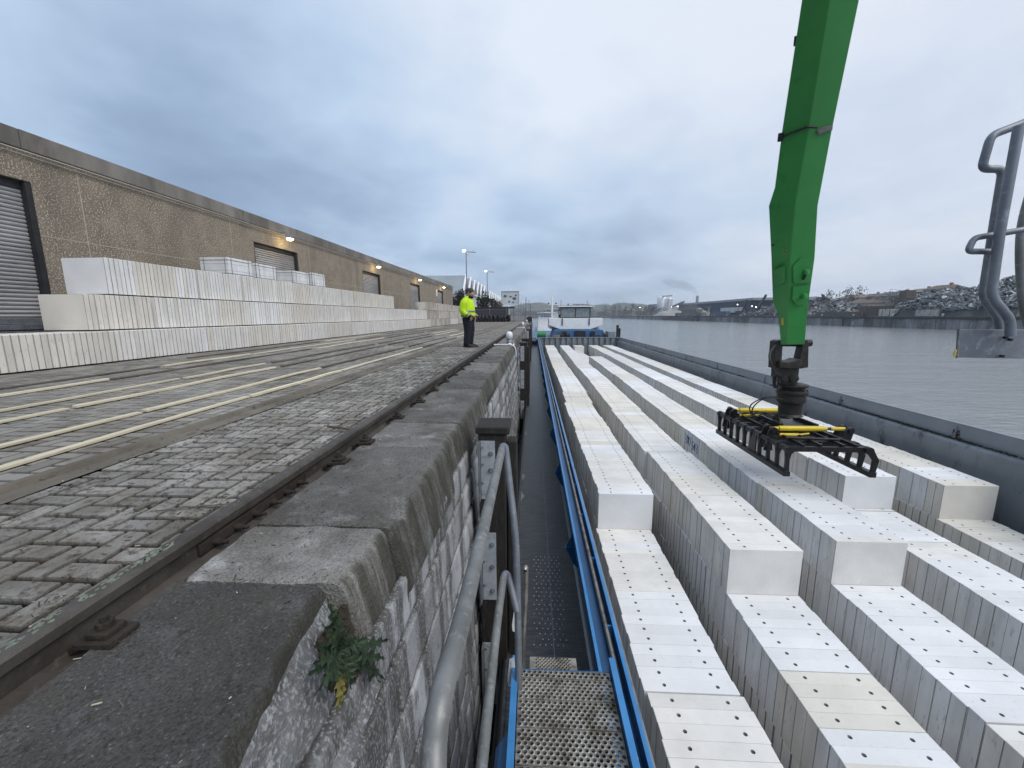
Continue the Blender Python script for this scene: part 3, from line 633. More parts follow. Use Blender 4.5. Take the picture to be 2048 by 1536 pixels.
# stacked along the quay, three courses
QT = .108; gq = 'block bundles stacked on the quay'
def qt(y, i):
    if y > 38: return rnd.choice(['weathered', 'white', 'weathered'])
    if y > 27: return rnd.choice(['weathered', 'white', 'cream'])
    return rnd.choice(['white', 'white', 'bluish white', 'white', 'cream'])
for nm, x, y0, z, H in (('bottom course of the quay stack', -8.9, 4.2, QZ + .03, .635), ('middle course of the quay stack', -9.25, 7.62 + .5, -.255, .735), ('top course of the quay stack', -9.5, 8.85, .522, .79)):
    xf = (lambda X: (lambda y: X - 1.0 + .03 * math.sin(y * .7)))(x)
    if 'top' in nm:
        row(xf, y0, 27.9, z, H, 1.0, QT, qt, nm, gq, False, 15, 12, 26, .03, 40, nh=0)
        row(xf, 36.2, 61.5, z, H - .08, 1.0, QT, lambda y, i: 'weathered', nm + ' past the gap', gq, False, 15, 30, 40, .03, 40, nh=0)
    else: row(xf, y0, 62 + (0 if 'middle' in nm else 1.5), z, H, 1.0, QT, qt, nm, gq, False, 15, 12, 26, .03, 40, nh=0)
# blue spray scribble on the third row: short strokes on the block side
b = MB(); xx = xs[2](12) - .05
MT['spray'] = mat('blue_spray', (.03, .16, .36), (.02, .10, .25), 30, rough=.8)
GL = {'3': [(0, 1), (.8, 1), (.9, .8), (.4, .55), (.9, .3), (.7, 0), (0, 0)], '5': [(.9, 1), (.1, 1), (.1, .55), (.8, .5), (.9, .2), (.6, 0), (0, 0)], '4': [(.6, 0), (.65, 1), (.0, .4), (1, .4)], '/': [(0, -.1), (.8, 1.1)], 'Y': [(0, 1), (.45, .5), (.9, 1), (.45, .5), (.4, 0)]}
for (th_, bx_, by_, L_) in BUN:
    if 'upper layer, middle row' in th_['label'] and by_ <= 11.9 < by_ + L_:
        b = MB()
        for i_, ch_ in enumerate('3Y/543'):
            pp = [(by_ + min(L_ - .05, 12.15 - by_) - i_ * .155 - q[0] * .11, ZU - .50 + (.05 if i_ > 2 else .10) + q[1] * .24) for q in GL[ch_]]
            for (a, c) in zip(pp, pp[1:]): b.bar((bx_ - .0125, a[0], a[1]), (bx_ - .0125, c[0], c[1]), .003, .022, up=(1, 0, 0))
        b.build('spray_mark', MT['spray'], th_); break
# strapped pallets of blocks on top of the stack by the warehouse
gp = 'strapped pallets of white blocks on the stack'
MT['wrap'] = mat('pallet_blocks', (.72, .73, .74), (.62, .63, .64), 3, rough=.6, bump=.2, bsc=20, extra=sides_marks(.3, .66))
for i, (u0, uc, u1, v0, v1, y, lb) in enumerate([(398, 455, 500, 514, 552, 14.6, 'largest strapped pallet of white blocks, nearest on top of the stack'), (500, 512, 545, 526, 560, 16.3, 'plain white strapped pallet just behind the largest one'), (546, 588, 617, 541, 568, 19.0, 'lower strapped pallet of blocks in front of the second roller door'), (617, 624, 645, 545, 571, 20.6, 'farthest small strapped pallet on the stack')]):
    pc = at(uc, v0, y=y); x1 = pc.x; z1 = pc.z; x0 = at(u0, v0, y=y).x; y1_ = 1067 - u1
    y1 = x1 * y / x1; y1 = y + 1.25
    t = thing('block_pallet', lb, 'pallet', (x1, y, 1.30), gp)
    z0 = 1.33; zt = max(z1, z0 + .55)
    b = MB(); nb = 3
    for a in range(2):
        for c_ in range(3):
            for d_ in range(3):
                b.box(x0 + (x1 - x0) * a / 2 + .004, x0 + (x1 - x0) * (a + 1) / 2 - .004, y + 1.25 * c_ / 3 + .004, y + 1.25 * (c_ + 1) / 3 - .004, z0 + .1 + (zt - z0 - .1) * d_ / 3 + .003, z0 + .1 + (zt - z0 - .1) * (d_ + 1) / 3 - .003)
    b.build('blocks', MT['wrap'], t, .006)
    b = MB()
    for a in range(3): xx_ = x0 + (x1 - x0 - .1) * a / 2; b.box(xx_, xx_ + .1, y + .01, y + 1.24, z0, z0 + .08)
    b.build('pallet_feet', MT['wood_old'], t)
    b = MB()
    for zz in (z0 + .22, zt - .1):
        b.box(x0 - .006, x1 + .006, y - .006, y - .002, zz, zz + .016); b.box(x1 + .002, x1 + .006, y - .002, y + 1.256, zz, zz + .016)
    for xx_ in (x0 + (x1 - x0) * .14, x0 + (x1 - x0) * .88): b.box(xx_, xx_ + .016, y - .012, y - .007, z0 + .06, zt + .01)
    for yy in (y + .14, y + 1.05): b.box(x1 + .007, x1 + .012, yy, yy + .016, z0 + .06, zt + .01)
    b.build('strap', MT['galvdark'], t)
# ================================================================ WAREHOUSE
wh = thing('warehouse', 'long brown pebble-dashed warehouse with grey roller doors behind the stacked blocks', 'warehouse', (-13, 10, QZ))
WX, WT, WE = -13.0, 4.70, 66.5
doors = [(-5.4 + 12.22 * i, -1.8 + 12.22 * i) for i in range(6)]; doors = [(a + 0.2, b_ + .2) for a, b_ in doors]
doors = [(7.0, 10.6), (19.1, 22.7), (31.3, 34.95), (43.5, 47.15), (55.7, 59.35)]; doors = [(-5.2, -1.6)] + doors; DH = 3.46
b = MB(); y = -20
for (a, c_) in doors + [(WE, None)]:
    b.box(WX - .30, WX, y, a, -1.2, 4.22); y = c_
for (a, c_) in doors: b.box(WX - .30, WX, a, c_, DH, 4.22)
b.box(WX - 22, WX - .30, WE - .3, WE, -1.2, 4.22); b.build('wall', MT['pebble'], wh)
b = MB()
yy = -20
while yy < WE:
    L = min(6.1, WE + .06 - yy); b.box(WX - .34, WX + .05, yy + .008, yy + L - .008, 4.225, WT + rnd.uniform(-.01, .01)); yy += 6.1
b.build('parapet', MT['parapet'], wh, .02)
b = MB(); b.box(WX - 22, WX - .34, -20, WE, 4.0, 4.5); b.build('roof', MT['dark'], wh)
b = MB(); b.tube([(WX + .07, -20, 4.17), (WX + .07, WE, 4.17)], .022, 8); b.tube([(WX + .06, -20, 4.08), (WX + .06, WE, 4.08)], .012, 6); b.build('conduit', MT['joint'], wh)
b = MB()
for (a, c_) in [( -1.6, 7.0), (10.6, 19.1), (22.7, 31.3), (34.95, 43.5), (47.15, 55.7), (59.35, WE)]:
    b.box(WX + .001, WX + .006, a, c_, 2.13, 2.155)
    b.box(WX + .002, WX + .007, a + 1.15, a + 1.18, -.9, 4.2); b.box(WX + .002, WX + .007, c_ - 1.45, c_ - 1.42, -.9, 4.2)
b.build('panel_joints', MT['joint'], wh)
for i, (a, c_) in enumerate(doors):
    b = MB(); prof = []; z = -.95; n = 0
    while z < DH + .05: prof += [(WX - .20, z), (WX - .165, z + .02), (WX - .155, z + .055), (WX - .165, z + .085)]; z += .105
    vs = [(x, a, z_) for x, z_ in prof] + [(x, c_, z_) for x, z_ in prof]; k = len(prof); b.add(vs, [(q, k + q, k + q + 1, q + 1) for q in range(k - 1)])
    s = b.build('roller_door', MT['shutter'], wh)
    b = MB(); b.box(WX - .28, WX - .012, c_ - .14, c_ - .002, -.95, DH - .002); b.box(WX - .28, WX - .012, a + .002, a + .06, -.95, DH - .002); b.box(WX - .29, WX - .13, a + .06, c_ - .14, DH - .2, DH - .003); b.build('door_frame', MT['dark'], s)
MT['lampglow'] = emis('lamp_glow', (1.0, .78, .34), 14.0); MT['floodglow'] = emis('flood_glow', (1.0, .93, .75), 10.0)
for i, (a, c_) in enumerate(doors[2:] if False else doors[1:]):
    if i == 0: continue
    y = a + 2.15; b = MB(); b.tube(smooth_path([(WX + .02, y, 4.2), (WX + .25, y, 4.28), (WX + .42, y, 4.18)], 4), .018, 8); b.hexa([(WX + .30, y - .17, 4.02), (WX + .66, y - .17, 3.94), (WX + .66, y + .17, 3.94), (WX + .30, y + .17, 4.02)], [(WX + .34, y - .10, 4.18), (WX + .60, y - .10, 4.12), (WX + .60, y + .10, 4.12), (WX + .34, y + .10, 4.18)])
    l = b.build('wall_lamp', MT['galvdark'], wh, .01)
    b = MB(); b.rings([(WX + .49, y, 3.86, .09, .09), (WX + .49, y, 3.90, .16, .14), (WX + .49, y, 3.955, .17, .15)], 14); b.build('bulb_glass', MT['lampglow'], l)
    pl = bpy.data.lights.new('lamp_light', 'POINT'); po = bpy.data.objects.new('lamp_light', pl); col.objects.link(po); po.location = (WX + .6, y, 3.72); pl.energy = 22; pl.color = (1, .72, .35); pl.shadow_soft_size = .12
# short mullions on the last bay door, pale board beside it
b = MB(); b.box(WX + .01, WX + .06, 55.0, 55.55, 2.6, 3.5); b.build('notice_board', MT['whitepaint'], wh)
# stack of pale planks/steel sheets in front of the first door
b = MB()
for i in range(7): b.box(-12.2 + rnd.uniform(-.05, .05), -11.0 + rnd.uniform(-.04, .04), 2.5, 11.2 + rnd.uniform(-.1, .1), QZ + .02 + i * .135, QZ + .02 + i * .135 + .115)
tag(b.build('sheet_stack', MT['galvdark'], None, .01), 'low stack of pale grey metal panels lying in front of the first roller door', 'metal panels')
# ================================================================ BARGE
bg_ = thing('barge', 'blue and grey cargo barge moored at the quay with open hold of white blocks', 'barge', (5, 20, WZ))
YB = 47.6; DZ = -3.4
# gangboard
b = MB(); prof = [(-.30, DZ - .16), (-.285, DZ + .012), (-.235, DZ + .012), (-.225, DZ), (.56, DZ + .015)]
vs = []; fs = []; ys = [-2 + i * .25 for i in range(80)] + [18 + i * 1.5 for i in range(21)]
ys = [y for y in ys if y < 50]
for y in ys:
    for (x, z) in prof: vs.append((x, y, z + .002 * math.sin(y * 3)))
k = len(prof)
for j in range(len(ys) - 1):
    for i in range(k - 1): fs.append((j * k + i, j * k + i + 1, (j + 1) * k + i + 1, (j + 1) * k + i))
b.add(vs, fs); dk = b.build('gangboard', MT['barge_deck'], bg_)
b = MB(); b.box(-.32, -.255, -2, 70, DZ - .30, DZ - .02); b.box(-.285, -.262, -2, 50, DZ + .0125, DZ + .03); b.build('rubbing_strake', MT['hull'], bg_, .01)
b = MB(); b.box(-.27, -.2, -3, 72, WZ - 1.6, DZ - .17); b.box(10.6, 10.7, -3, 72, WZ - 1.6, DZ); b.box(-.2, 10.6, 71.9, 72, WZ - 1, DZ); b.build('hull', MT['hull'], bg_)
b = MB(); b.box(.22, .228, -2, 47, DZ + .0135, DZ + .020); b.build('weld_seam', MT['galvdark'], bg_)
# anti-slip studs and white edge marks
b = MB()
for j in range(22):
    for i in range(6):
        x = .02 + i * .062 + (.031 if j % 2 else 0) + rnd.uniform(-.003, .003); y = 3.75 + j * .075
        if rnd.random() < .93: b.rings([(x, y, DZ + .008, .008, .008), (x, y, DZ + .018, .005, .005)], 6)
st_ = b.build('anti_slip_studs', MT['whitepaint'], bg_); st_['kind'] = 'stuff'
for i, y in enumerate([7.3, 8.25, 11.5, 14.6, 17.6, 20.6, 23.6, 26.6, 30, 34]):
    b = MB(); b.add([(-.232, y - .22, DZ + .0045), (-.15, y, DZ + .006), (-.232, y + .24, DZ + .0045)], [(0, 1, 2)]); b.build('edge_mark', MT['galv'], bg_)
# port coaming, blue
b = MB(); b.box(.575, .590, -2, YB, DZ - .1, -2.60); b.build('coaming_plate', MT['blue'], bg_)
b = MB(); b.box(.505, .590, -2, YB, -2.60, -2.588); b.box(.655, .672, -2, YB, -2.62, -2.49); b.box(.592, .655, -2, YB, -2.63, -2.618); b.box(.486, .504, -2, YB, -2.66, -2.555); cl_ = b.build('coaming_top', MT['blue'], bg_, .003)
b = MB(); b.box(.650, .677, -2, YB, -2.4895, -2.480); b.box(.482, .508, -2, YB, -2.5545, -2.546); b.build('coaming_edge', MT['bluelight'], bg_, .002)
b = MB(); b.tube([(.600, 2.35, -2.72), (.606, 2.42, -2.56), (.608, 2.6, -2.535), (.606, 12, -2.53), (.606, 30, -2.53), (.606, YB - .3, -2.53)], .021, 12); b.build('coaming_pipe', MT['chrome'], bg_)
def repeat(first, n, dx, dy, dz=0):
    for i in range(1, n):
        c = first.copy(); col.objects.link(c); c.parent = first.parent; c.location = (dx * i, dy * i, dz * i)
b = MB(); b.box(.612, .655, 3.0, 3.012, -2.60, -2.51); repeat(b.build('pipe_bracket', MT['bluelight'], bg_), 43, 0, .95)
for i in range(18):
    y = 2.2 + i * 2.42
    b = MB(); b.hexa([(.574, y, DZ + .30), (.50, y, DZ + .38), (.40, y, -2.80), (.49, y, -2.61), (.574, y, -2.61)][::-1], [(.574, y + .012, DZ + .30), (.50, y + .012, DZ + .38), (.40, y + .012, -2.80), (.49, y + .012, -2.61), (.574, y + .012, -2.61)][::-1]); b.box(.398, .47, y - .03, y + .045, -2.80, -2.79); b.build('coaming_bracket', MT['blue'], bg_)
# hold
b = MB(); b.box(.680, .70, -2, YB, -5.6, -2.52); b.box(.592, .680, -2, YB, -2.80, -2.64); b.build('hold_side', MT['holdgrey'], bg_)
b = MB(); b.box(.70, 9.60, -2, YB, -5.60, -5.50); b.build('hold_floor', MT['floor'], bg_)
b = MB(); prof = [(9.595, -5.5), (9.595, -3.02), (9.60, -2.94), (9.63, -2.885), (9.70, -2.862), (9.76, -2.858)]
b.add([(x, -2, z) for x, z in prof] + [(x, YB, z) for x, z in prof], [(i, 6 + i, 7 + i, i + 1) for i in range(5)], 0, True); b.build('hold_side', MT['holdgrey'], bg_)
b = MB(); b.box(9.762, 9.785, -2, YB + .4, -2.95, -2.50); b.box(9.755, 9.86, -2, YB + .4, -2.4995, -2.485); b.build('starboard_coaming', MT['holdlight'], bg_, .004)
for y in (6.2, 9.6, 13.2, 17.5, 22, 26.5, 31, 36, 41):
    b = MB(); b.hexa([(9.76, y, -2.857), (9.70, y, -2.857), (9.745, y, -2.56), (9.76, y, -2.56)], [(9.76, y + .02, -2.857), (9.70, y + .02, -2.857), (9.745, y + .02, -2.56), (9.76, y + .02, -2.56)]); b.build('coaming_rib', MT['holdgrey'], bg_)
b = MB()
for i in range(1500):
    y = rnd.choice([rnd.uniform(8, 12.6), rnd.uniform(9, 12), rnd.uniform(12, 17), rnd.uniform(19, 36)]); x = rnd.uniform(9.68, 9.755); s = rnd.uniform(.006, .022)
    a_ = rnd.random() * 3; b.obox((x, y, -2.852 + rnd.random() * .015), (s * math.cos(a_), s * math.sin(a_), 0), (-s * .5 * math.sin(a_), s * math.cos(a_) * .6, s * .3), (0, 0, s * .5))
ld_ = b.build('ledge_debris', MT['debris'], bg_); ld_['kind'] = 'stuff'
b = MB()
for (y, n) in ((9.62, 40), (13.2, 12)):
    for i in range(n):
        zz = rnd.uniform(-2.86, -2.66) ; s = rnd.uniform(.008, .02); yy = y + rnd.gauss(0, .05); b.obox((9.757, yy, zz), (.0015, 0, 0), (0, s, 0), (0, 0, s * 1.4))
rp_ = b.build('rust_patch', MT['rust'], bg_); rp_['kind'] = 'stuff'
# far bulkhead, corrugated
b = MB(); n = 14; X0, X1 = .70, 9.60; vs = []
pf = []
for i in range(n):
    x = X0 + (X1 - X0) * i / n; d = (X1 - X0) / n; pf += [(x, YB), (x + d * .55, YB), (x + d * .62, YB + .16), (x + d * .93, YB + .16)]
pf.append((X1, YB)); k = len(pf)
b.add([(x, y, -5.52) for x, y in pf] + [(x, y, -2.56) for x, y in pf], [(i, i + 1, k + i + 1, k + i) for i in range(k - 1)]); b.build('bulkhead', MT['holdgrey'], bg_)
b = MB(); b.box(.5, 9.86, YB - .04, YB + .35, -2.558, -2.50); b.build('bulkhead_cap', MT['holdlight'], bg_, .01)
# stern deck, deckhouse and wheelhouse
b = MB(); b.hexa([(-.2, YB + .36, -3.3), (10.6, YB + .36, -3.3), (10.6, 72, -3.3), (-.2, 72, -3.3)], [(-.2, YB + .36, -2.75), (10.6, YB + .36, -2.75), (10.6, 72, -2.75), (-.2, 72, -2.75)]); b.build('stern_deck', MT['blue'], bg_)
b = MB(); b.hexa([(2.2, 50, -2.75), (8.9, 50, -2.75), (8.9, 56, -2.75), (2.2, 56, -2.75)], [(2.5, 50.2, -1.75), (8.4, 50.2, -1.75), (8.4, 56, -1.75), (2.5, 56, -1.75)]); b.build('blue_house', MT['blue'], bg_, .05)
for (x, w_) in ((3.5, .45), (6.9, .5)): b = MB(); b.box(x, x + w_, 49.7, 50.05, -2.7, -1.9); b.build('winch_frame', MT['dark'], bg_, .02)
for (x, w_, r_) in ((2.9, .6, .3), (3.98, .4, .3), (8.3, .5, .28)): b = MB(); b.tube([(x, 49.55, -2.38), (x + w_, 49.55, -2.38)], r_, 14); b.build('winch_drum', MT['dark'], bg_)
b = MB(); b.box(5.0, 6.3, 49.9, 50.15, -2.6, -1.85); b.build('house_door', MT['dark'], bg_, .02)
b = MB(); fr = at(1097, 637, y=52); frr = at(1203, 637, y=52)
zt, zs, zm = -.36, -1.22, -1.72
fp = [(1.95, zt), (8.62, zt), (8.62, zs), (7.2, zm), (3.3, zm), (1.95, zs)]
b.hexa([(x, 52, z) for x, z in fp], [(x * .98 + .1, 53.2, z) for x, z in fp]); b.box(2.1, 8.5, 53.2, 60, -1.7, -.42); b.build('bridge_wing', MT['whitepaint'], bg_, .04)
for x in (3.55, 6.9): b = MB(); b.box(x, x + .12, 51.93, 51.998, -1.25, -.37); b.build('wing_stay', MT['dark'], bg_)
# wheelhouse shell with windows
whs = MB(); X0, X1, Z0, Z1 = 3.42, 7.30, -.36, 1.05
whs.box(X0, X1, 53.3, 57, Z0, Z0 + .12); whs.box(X0, X1, 53.3, 57, Z1 - .16, Z1)
for x in (X0, 5.3, X1 - .14): whs.box(x, x + .14, 53.3, 53.44, Z0 + .12, Z1 - .16)
for x in (X0, X1 - .14): whs.box(x, x + .14, 56.86, 57, Z0 + .12, Z1 - .16)
whs.box(X0 + .14, X1 - .14, 56.9, 57, Z0 + .12, Z0 + .5)
wo = whs.build('wheelhouse', mat('brown_wheelhouse', (.05, .04, .032), rough=.5), bg_, .03)
b = MB(); b.box(X0 + .14, 5.3, 53.36, 53.38, Z0 + .12, Z1 - .16); b.box(5.44, X1 - .14, 53.36, 53.38, Z0 + .12, Z1 - .16); b.build('windscreen', MT['paleglass'], wo)
b = MB(); b.box(X0 - .35, X1 + .35, 53.0, 57.3, Z1 + .003, Z1 + .12); b.build('roof', MT['whitepaint'], wo, .04)
b = MB(); b.tube([(3.55, 54, 1.17), (3.55, 54, 2.0)], .03, 6); b.tube([(6.9, 54, 1.17), (6.9, 54, 1.95)], .03, 6); b.box(5.0, 6.6, 54, 54.15, 1.35, 1.45); b.tube([(5.8, 54.1, 1.17), (5.8, 54.1, 1.4)], .06, 8); b.tube([(4.5, 54.1, 1.17), (4.5, 54.1, 1.5)], .12, 8); b.tube([(7.45, 53.1, .75), (7.45, 53.1, 1.1)], .12, 10); b.build('radar_and_lamps', MT['galvdark'], wo)
b = MB(); b.tube([(2.4, 54, -.4), (2.4, 54, 2.4)], [.16, .12], 10); b.box(1.95, 2.9, 53.95, 54.05, 1.35, 1.45); b.hexa([(2.25, 53.9, 1.6), (2.55, 53.9, 1.6), (2.55, 54.0, 1.6), (2.25, 54.0, 1.6)], [(2.3, 53.9, 2.45), (2.45, 53.9, 2.5), (2.45, 54.0, 2.5), (2.3, 54.0, 2.45)]); b.tube([(1.3, 54, .35), (3.4, 54, .45)], .05, 6); b.build('mast', MT['whitepaint'], bg_)
b = MB(); b.tube([(1.95, 53.97, 1.45), (1.95, 53.97, 1.62)], .09, 8); b.tube([(2.9, 53.97, 1.45), (2.9, 53.97, 1.62)], .09, 8); b.build('mast_lamps', MT['dark'], bg_)
b = MB(); b.box(9.0, 9.9, 50, 52, -2.7, -1.95); b.build('deck_locker', MT['holdlight'], bg_, .04)
b = MB(); b.tube([(10.3, 51, -2.7), (10.3, 51, -1.2)], .16, 10); b.tube([(10.6, 51.2, -2.7), (10.6, 51.2, -1.6)], .12, 10); b.build('bollard', MT['dark'], bg_)
b = MB(); b.tube([(.45, 49.8, -2.3), (1.5, 49.8, -2.3)], .36, 14); b.box(.5, 1.45, 49.6, 50.0, -2.74, -2.3); b.build('green_winch', mat('winch_green', (.03, .22, .07), rough=.5), bg_, .05)
b = MB(); b.box(-.15, .35, YB - .6, YB + .3, -2.9, -2.45); b.build('stair_box', MT['holdlight'], bg_, .02)
b = MB()
for i in range(60): 
    a_ = i * .42; b.add([], [])
def coil(cx, cy, z, r, n, turns, m, par):
    bb = MB(); bb.tube([(cx + (r - .02 * (i % 3)) * math.cos(i * .35), cy + (r * .8) * math.sin(i * .35), z + i * .035 / 6) for i in range(int(turns * 18))], .035, 6); return bb.build('rope_coil', m, par)
MT['rope'] = mat('rope', (.30, .24, .16), (.17, .13, .09), 30, rough=.95)
coil(2.6, 48.6, -2.7, .5, 0, 4, MT['rope'], bg_); coil(7.4, 48.6, -2.7, .55, 0, 4, MT['debris'], bg_)
# ================================================================ CRANE ARM AND BLOCK GRAB
ca = thing('material_handler', 'bright green hydraulic crane arm hanging from above with a black block grab', 'crane arm', tuple(at(1587, 690, y=8.3)))
lv = [(-420, 1672, 1722, 1800, 4.85), (0, 1603, 1659, 1719, 5.85), (258, 1564, 1617, 1665, 6.55), (375, 1549, 1596, 1643, 6.92), (412, 1537, 1590, 1636, 7.04), (515, 1542, 1581, 1630, 7.42), (604, 1545, 1576.5, 1617.5, 7.77), (628, 1556, 1575.5, 1615, 7.87), (689, 1561, 1573.5, 1610, 8.12)]
KL, KR = .85, .18
def sidept(u, v, m_, k, s):
    r_ = at(u, v, d=1.0); t = (m_.y - s * k * m_.x) / (r_.y - s * k * r_.x); return r_ * t
secs = []
for (v, L, M_, R_, y) in lv:
    m_ = at(M_, v, y=y); l = sidept(L, v, m_, KL, -1); r = sidept(R_, v, m_, KR, 1); bk = l + (r - m_); secs.append([l, m_, r, bk])
b = MB()
for i in range(len(secs) - 1): b.hexa(list(reversed(secs[i + 1])), list(reversed(secs[i])), 0)
# merge into one skin: rebuild without inner caps
b = MB(); vs = [p for s in secs for p in s]; fs = []
for i in range(len(secs) - 1):
    for k in range(4): fs.append((i * 4 + k, (i + 1) * 4 + k, (i + 1) * 4 + (k + 1) % 4, i * 4 + (k + 1) % 4))
fs += [(0, 1, 2, 3), tuple(reversed(range(len(vs) - 4, len(vs))))]
b.add(vs, fs); arm = b.build('stick', MT['green'], ca, .012)
def onface(u, v, off=.012, side='R'):
    "a point standing proud of the stick's face at this height"
    for (a, c_) in zip(lv, lv[1:]):
        if a[0] <= v <= c_[0]:
            t = (v - a[0]) / (c_[0] - a[0]); l, m_, r = [a[k] + (c_[k] - a[k]) * t for k in (1, 2, 3)]; y = a[4] + (c_[4] - a[4]) * t
            mm = at(m_, v, y=y); p = sidept(u, v, mm, KR if side == 'R' else KL, 1 if side == 'R' else -1)
            return p - Vector((off * (KR if side == 'R' else -KL) * -1, off, 0)) * 1.0
# cover plates with pins
def plate(pts, name, side, th=.03, m=MT['green']):
    p = [onface(u, v, .003, side) for u, v in pts]; q = [onface(u, v, .003 + th, side) for u, v in pts]
    b = MB(); b.hexa(p, q); return b.build(name, m, arm, .004)
plate([(1585, 567), (1583, 533), (1592, 524), (1600, 517), (1609, 519), (1617, 531), (1617, 540), (1616, 566)], 'cover_plate', 'R')
plate([(1583, 574), (1616, 571), (1615, 600), (1607, 609), (1590, 610), (1582, 600)], 'cover_plate', 'R')
plate([(1549, 541), (1570, 532), (1571, 565), (1560, 571), (1551, 570)], 'side_bracket', 'L', .06)
for (u, v) in ((1606, 545), (1602, 592)):
    p = onface(u, v, .03); q = onface(u, v, .10); b = MB(); b.tube([p, q], .045, 16); b.tube([q, onface(u, v, .115)], .025, 12, 0); b.build('pin_boss', MT['green'], arm, .003)
b = MB(); b.bar(onface(1611, 540, .055), onface(1601, 560, .055), .035, .02, up=(0, 1, 0)); b.build('keeper_bar', MT['dark'], arm)
b = MB(); b.tube([onface(1546, 490, -.01, 'L'), onface(1546, 490, .012, 'L')], .022, 12); b.build('drain_hole', MT['dark'], arm)
MT['ochre'] = mat('worn_yellow_mark', (.62, .42, .04), (.35, .30, .08), 60, rough=.6)
plate([(1563, 636), (1567, 636), (1567.5, 650), (1563, 650)], 'warning_sticker', 'L', .003, MT['ochre'])
b = MB()
for i in range(26):
    u, v = rnd.gauss(1566, 9), rnd.gauss(506, 9)
    if not 1546 < u < 1579: continue
    s = rnd.uniform(.004, .010); p = onface(u, v, .004, 'L'); b.obox(p, (s, s * .8, 0), (0, .0015, 0), (0, 0, s))
b.build('paint_wear', MT['ochre'], arm)
# hose clamp strap
b = MB(); pts = [(1561, 278), (1575, 271), (1600, 262), (1613, 256)]; b.tube(smooth_path([onface(u, v, .03, 'L') for u, v in pts], 3), .016, 8); b.tube([onface(1613, 256, .03, 'L'), onface(1622, 257, .04), onface(1630, 257, .03)], .016, 8); b.tube([onface(1563, 268, .03, 'L'), onface(1561, 284, .03, 'L')], .035, 10); b.tube([onface(1592, 72, .0, 'L'), onface(1590, 92, .0, 'L')], .02, 8); b.build('strap', MT['dark'], arm)
plate([(1630, 262), (1648, 254), (1662, 252), (1661, 262), (1648, 265), (1634, 271)], 'strap_plate', 'R', .03, MT['galv'])
# clevis
def pz(u, v, y): return at(u, v, y=y)
yk = 8.32
bk_ = thing
cv = MB()
for (poly, y0, y1) in (([(1551, 682), (1562, 680), (1566, 690), (1564, 722), (1566, 735), (1547, 737), (1549, 705)], 8.22, 8.42), ([(1607, 680), (1616, 679), (1618, 690), (1617, 735), (1600, 738), (1598, 722), (1603, 700)], 8.22, 8.42)):
    p = [pz(u, v, y0) for u, v in poly]; q = [Vector((a.x, y1, a.z)) for a in p]; cv.hexa(p, q)
p = [pz(u, v, 8.12) for u, v in [(1560, 722), (1575, 724), (1590, 722), (1600, 718), (1606, 722), (1600, 738), (1560, 737)]]; cv.hexa(p, [Vector((a.x, 8.44, a.z)) for a in p])
clv = cv.build('clevis', MT['greasy'], ca, .015)
a_, c_ = pz(1552, 686, 8.34), pz(1616, 686, 8.34); b = MB(); b.tube([a_ - Vector((.05, 0, 0)), c_ + Vector((.05, 0, 0))], .07, 16); b.build('pin', MT['greasy'], clv, .004)
b = MB(); p = [pz(u, v, 8.18) for u, v in [(1561, 737), (1599, 737), (1597, 756), (1593, 768), (1580, 772), (1565, 768), (1560, 756)]]; b.hexa(p, [Vector((q.x, 8.5, q.z)) for q in p])
ct = pz(1577, 768, 8.34)
b.tube([pz(1589, 757, 8.1), pz(1589, 757, 8.6)], .075, 14); b.tube([pz(1570, 757, 8.12), pz(1570, 757, 8.6)], .06, 14); jt = b.build('swivel_joint', MT['greasy'], ca, .01)
zr = lambda v: pz(1577, v, 8.35).z
cx, cy = 5.20, 8.35
b = MB(); b.rings([(cx, cy, zr(776), .17, .17), (cx, cy, zr(772), .27, .27), (cx, cy, zr(768), .27, .27), (cx, cy, zr(766), .2, .2)][::1], 24)
b.rings([(cx, cy, zr(788), .26, .26), (cx, cy, zr(786), .28, .28), (cx, cy, zr(780), .28, .28), (cx, cy, zr(778), .2, .2)], 24)
b.rings([(cx, cy, zr(786), .20, .20), (cx, cy, zr(768), .20, .20)], 24)
b.rings([(cx, cy, zr(830), .24, .24), (cx, cy, zr(826), .20, .20), (cx, cy, zr(806), .215, .215), (cx, cy, zr(802), .255, .255), (cx, cy, zr(788), .255, .255)], 28)
for k in range(10):
    a = k * .628; b.tube([(cx + .25 * math.cos(a), cy + .25 * math.sin(a), zr(790)), (cx + .25 * math.cos(a), cy + .25 * math.sin(a), zr(777))], .016, 6)
b.build('rotator', MT['greasy'], ca, .004)
b = MB()
for off, r_ in ((0, .016), (.05, .014)):
    b.tube(smooth_path([pz(1552 - off * 20, 690, 8.2), pz(1541 - off * 30, 705, 8.1), pz(1541 - off * 30, 722, 8.0), pz(1548, 742, 8.0), pz(1558 - off * 40, 752, 8.05), pz(1556, 766, 8.1), pz(1553, 776, 8.15)], 5), r_, 8)
b.tube(smooth_path([pz(1553, 794, 8.25), pz(1530, 795, 8.2), pz(1506, 806, 8.3), pz(1499, 818, 8.5), pz(1506, 830, 8.6)], 6), .012, 8)
b.tube(smooth_path([pz(1565, 799, 8.1), pz(1535, 795, 8.1), pz(1512, 808, 8.2), pz(1504, 824, 8.3), pz(1515, 834, 8.5)], 6), .012, 8)
b.tube(smooth_path([pz(1550, 752, 8.3), pz(1548, 762, 8.3), pz(1550, 776, 8.3)], 4), .03, 8)
b.build('hydraulic_hose', MT['rubber'], ca)
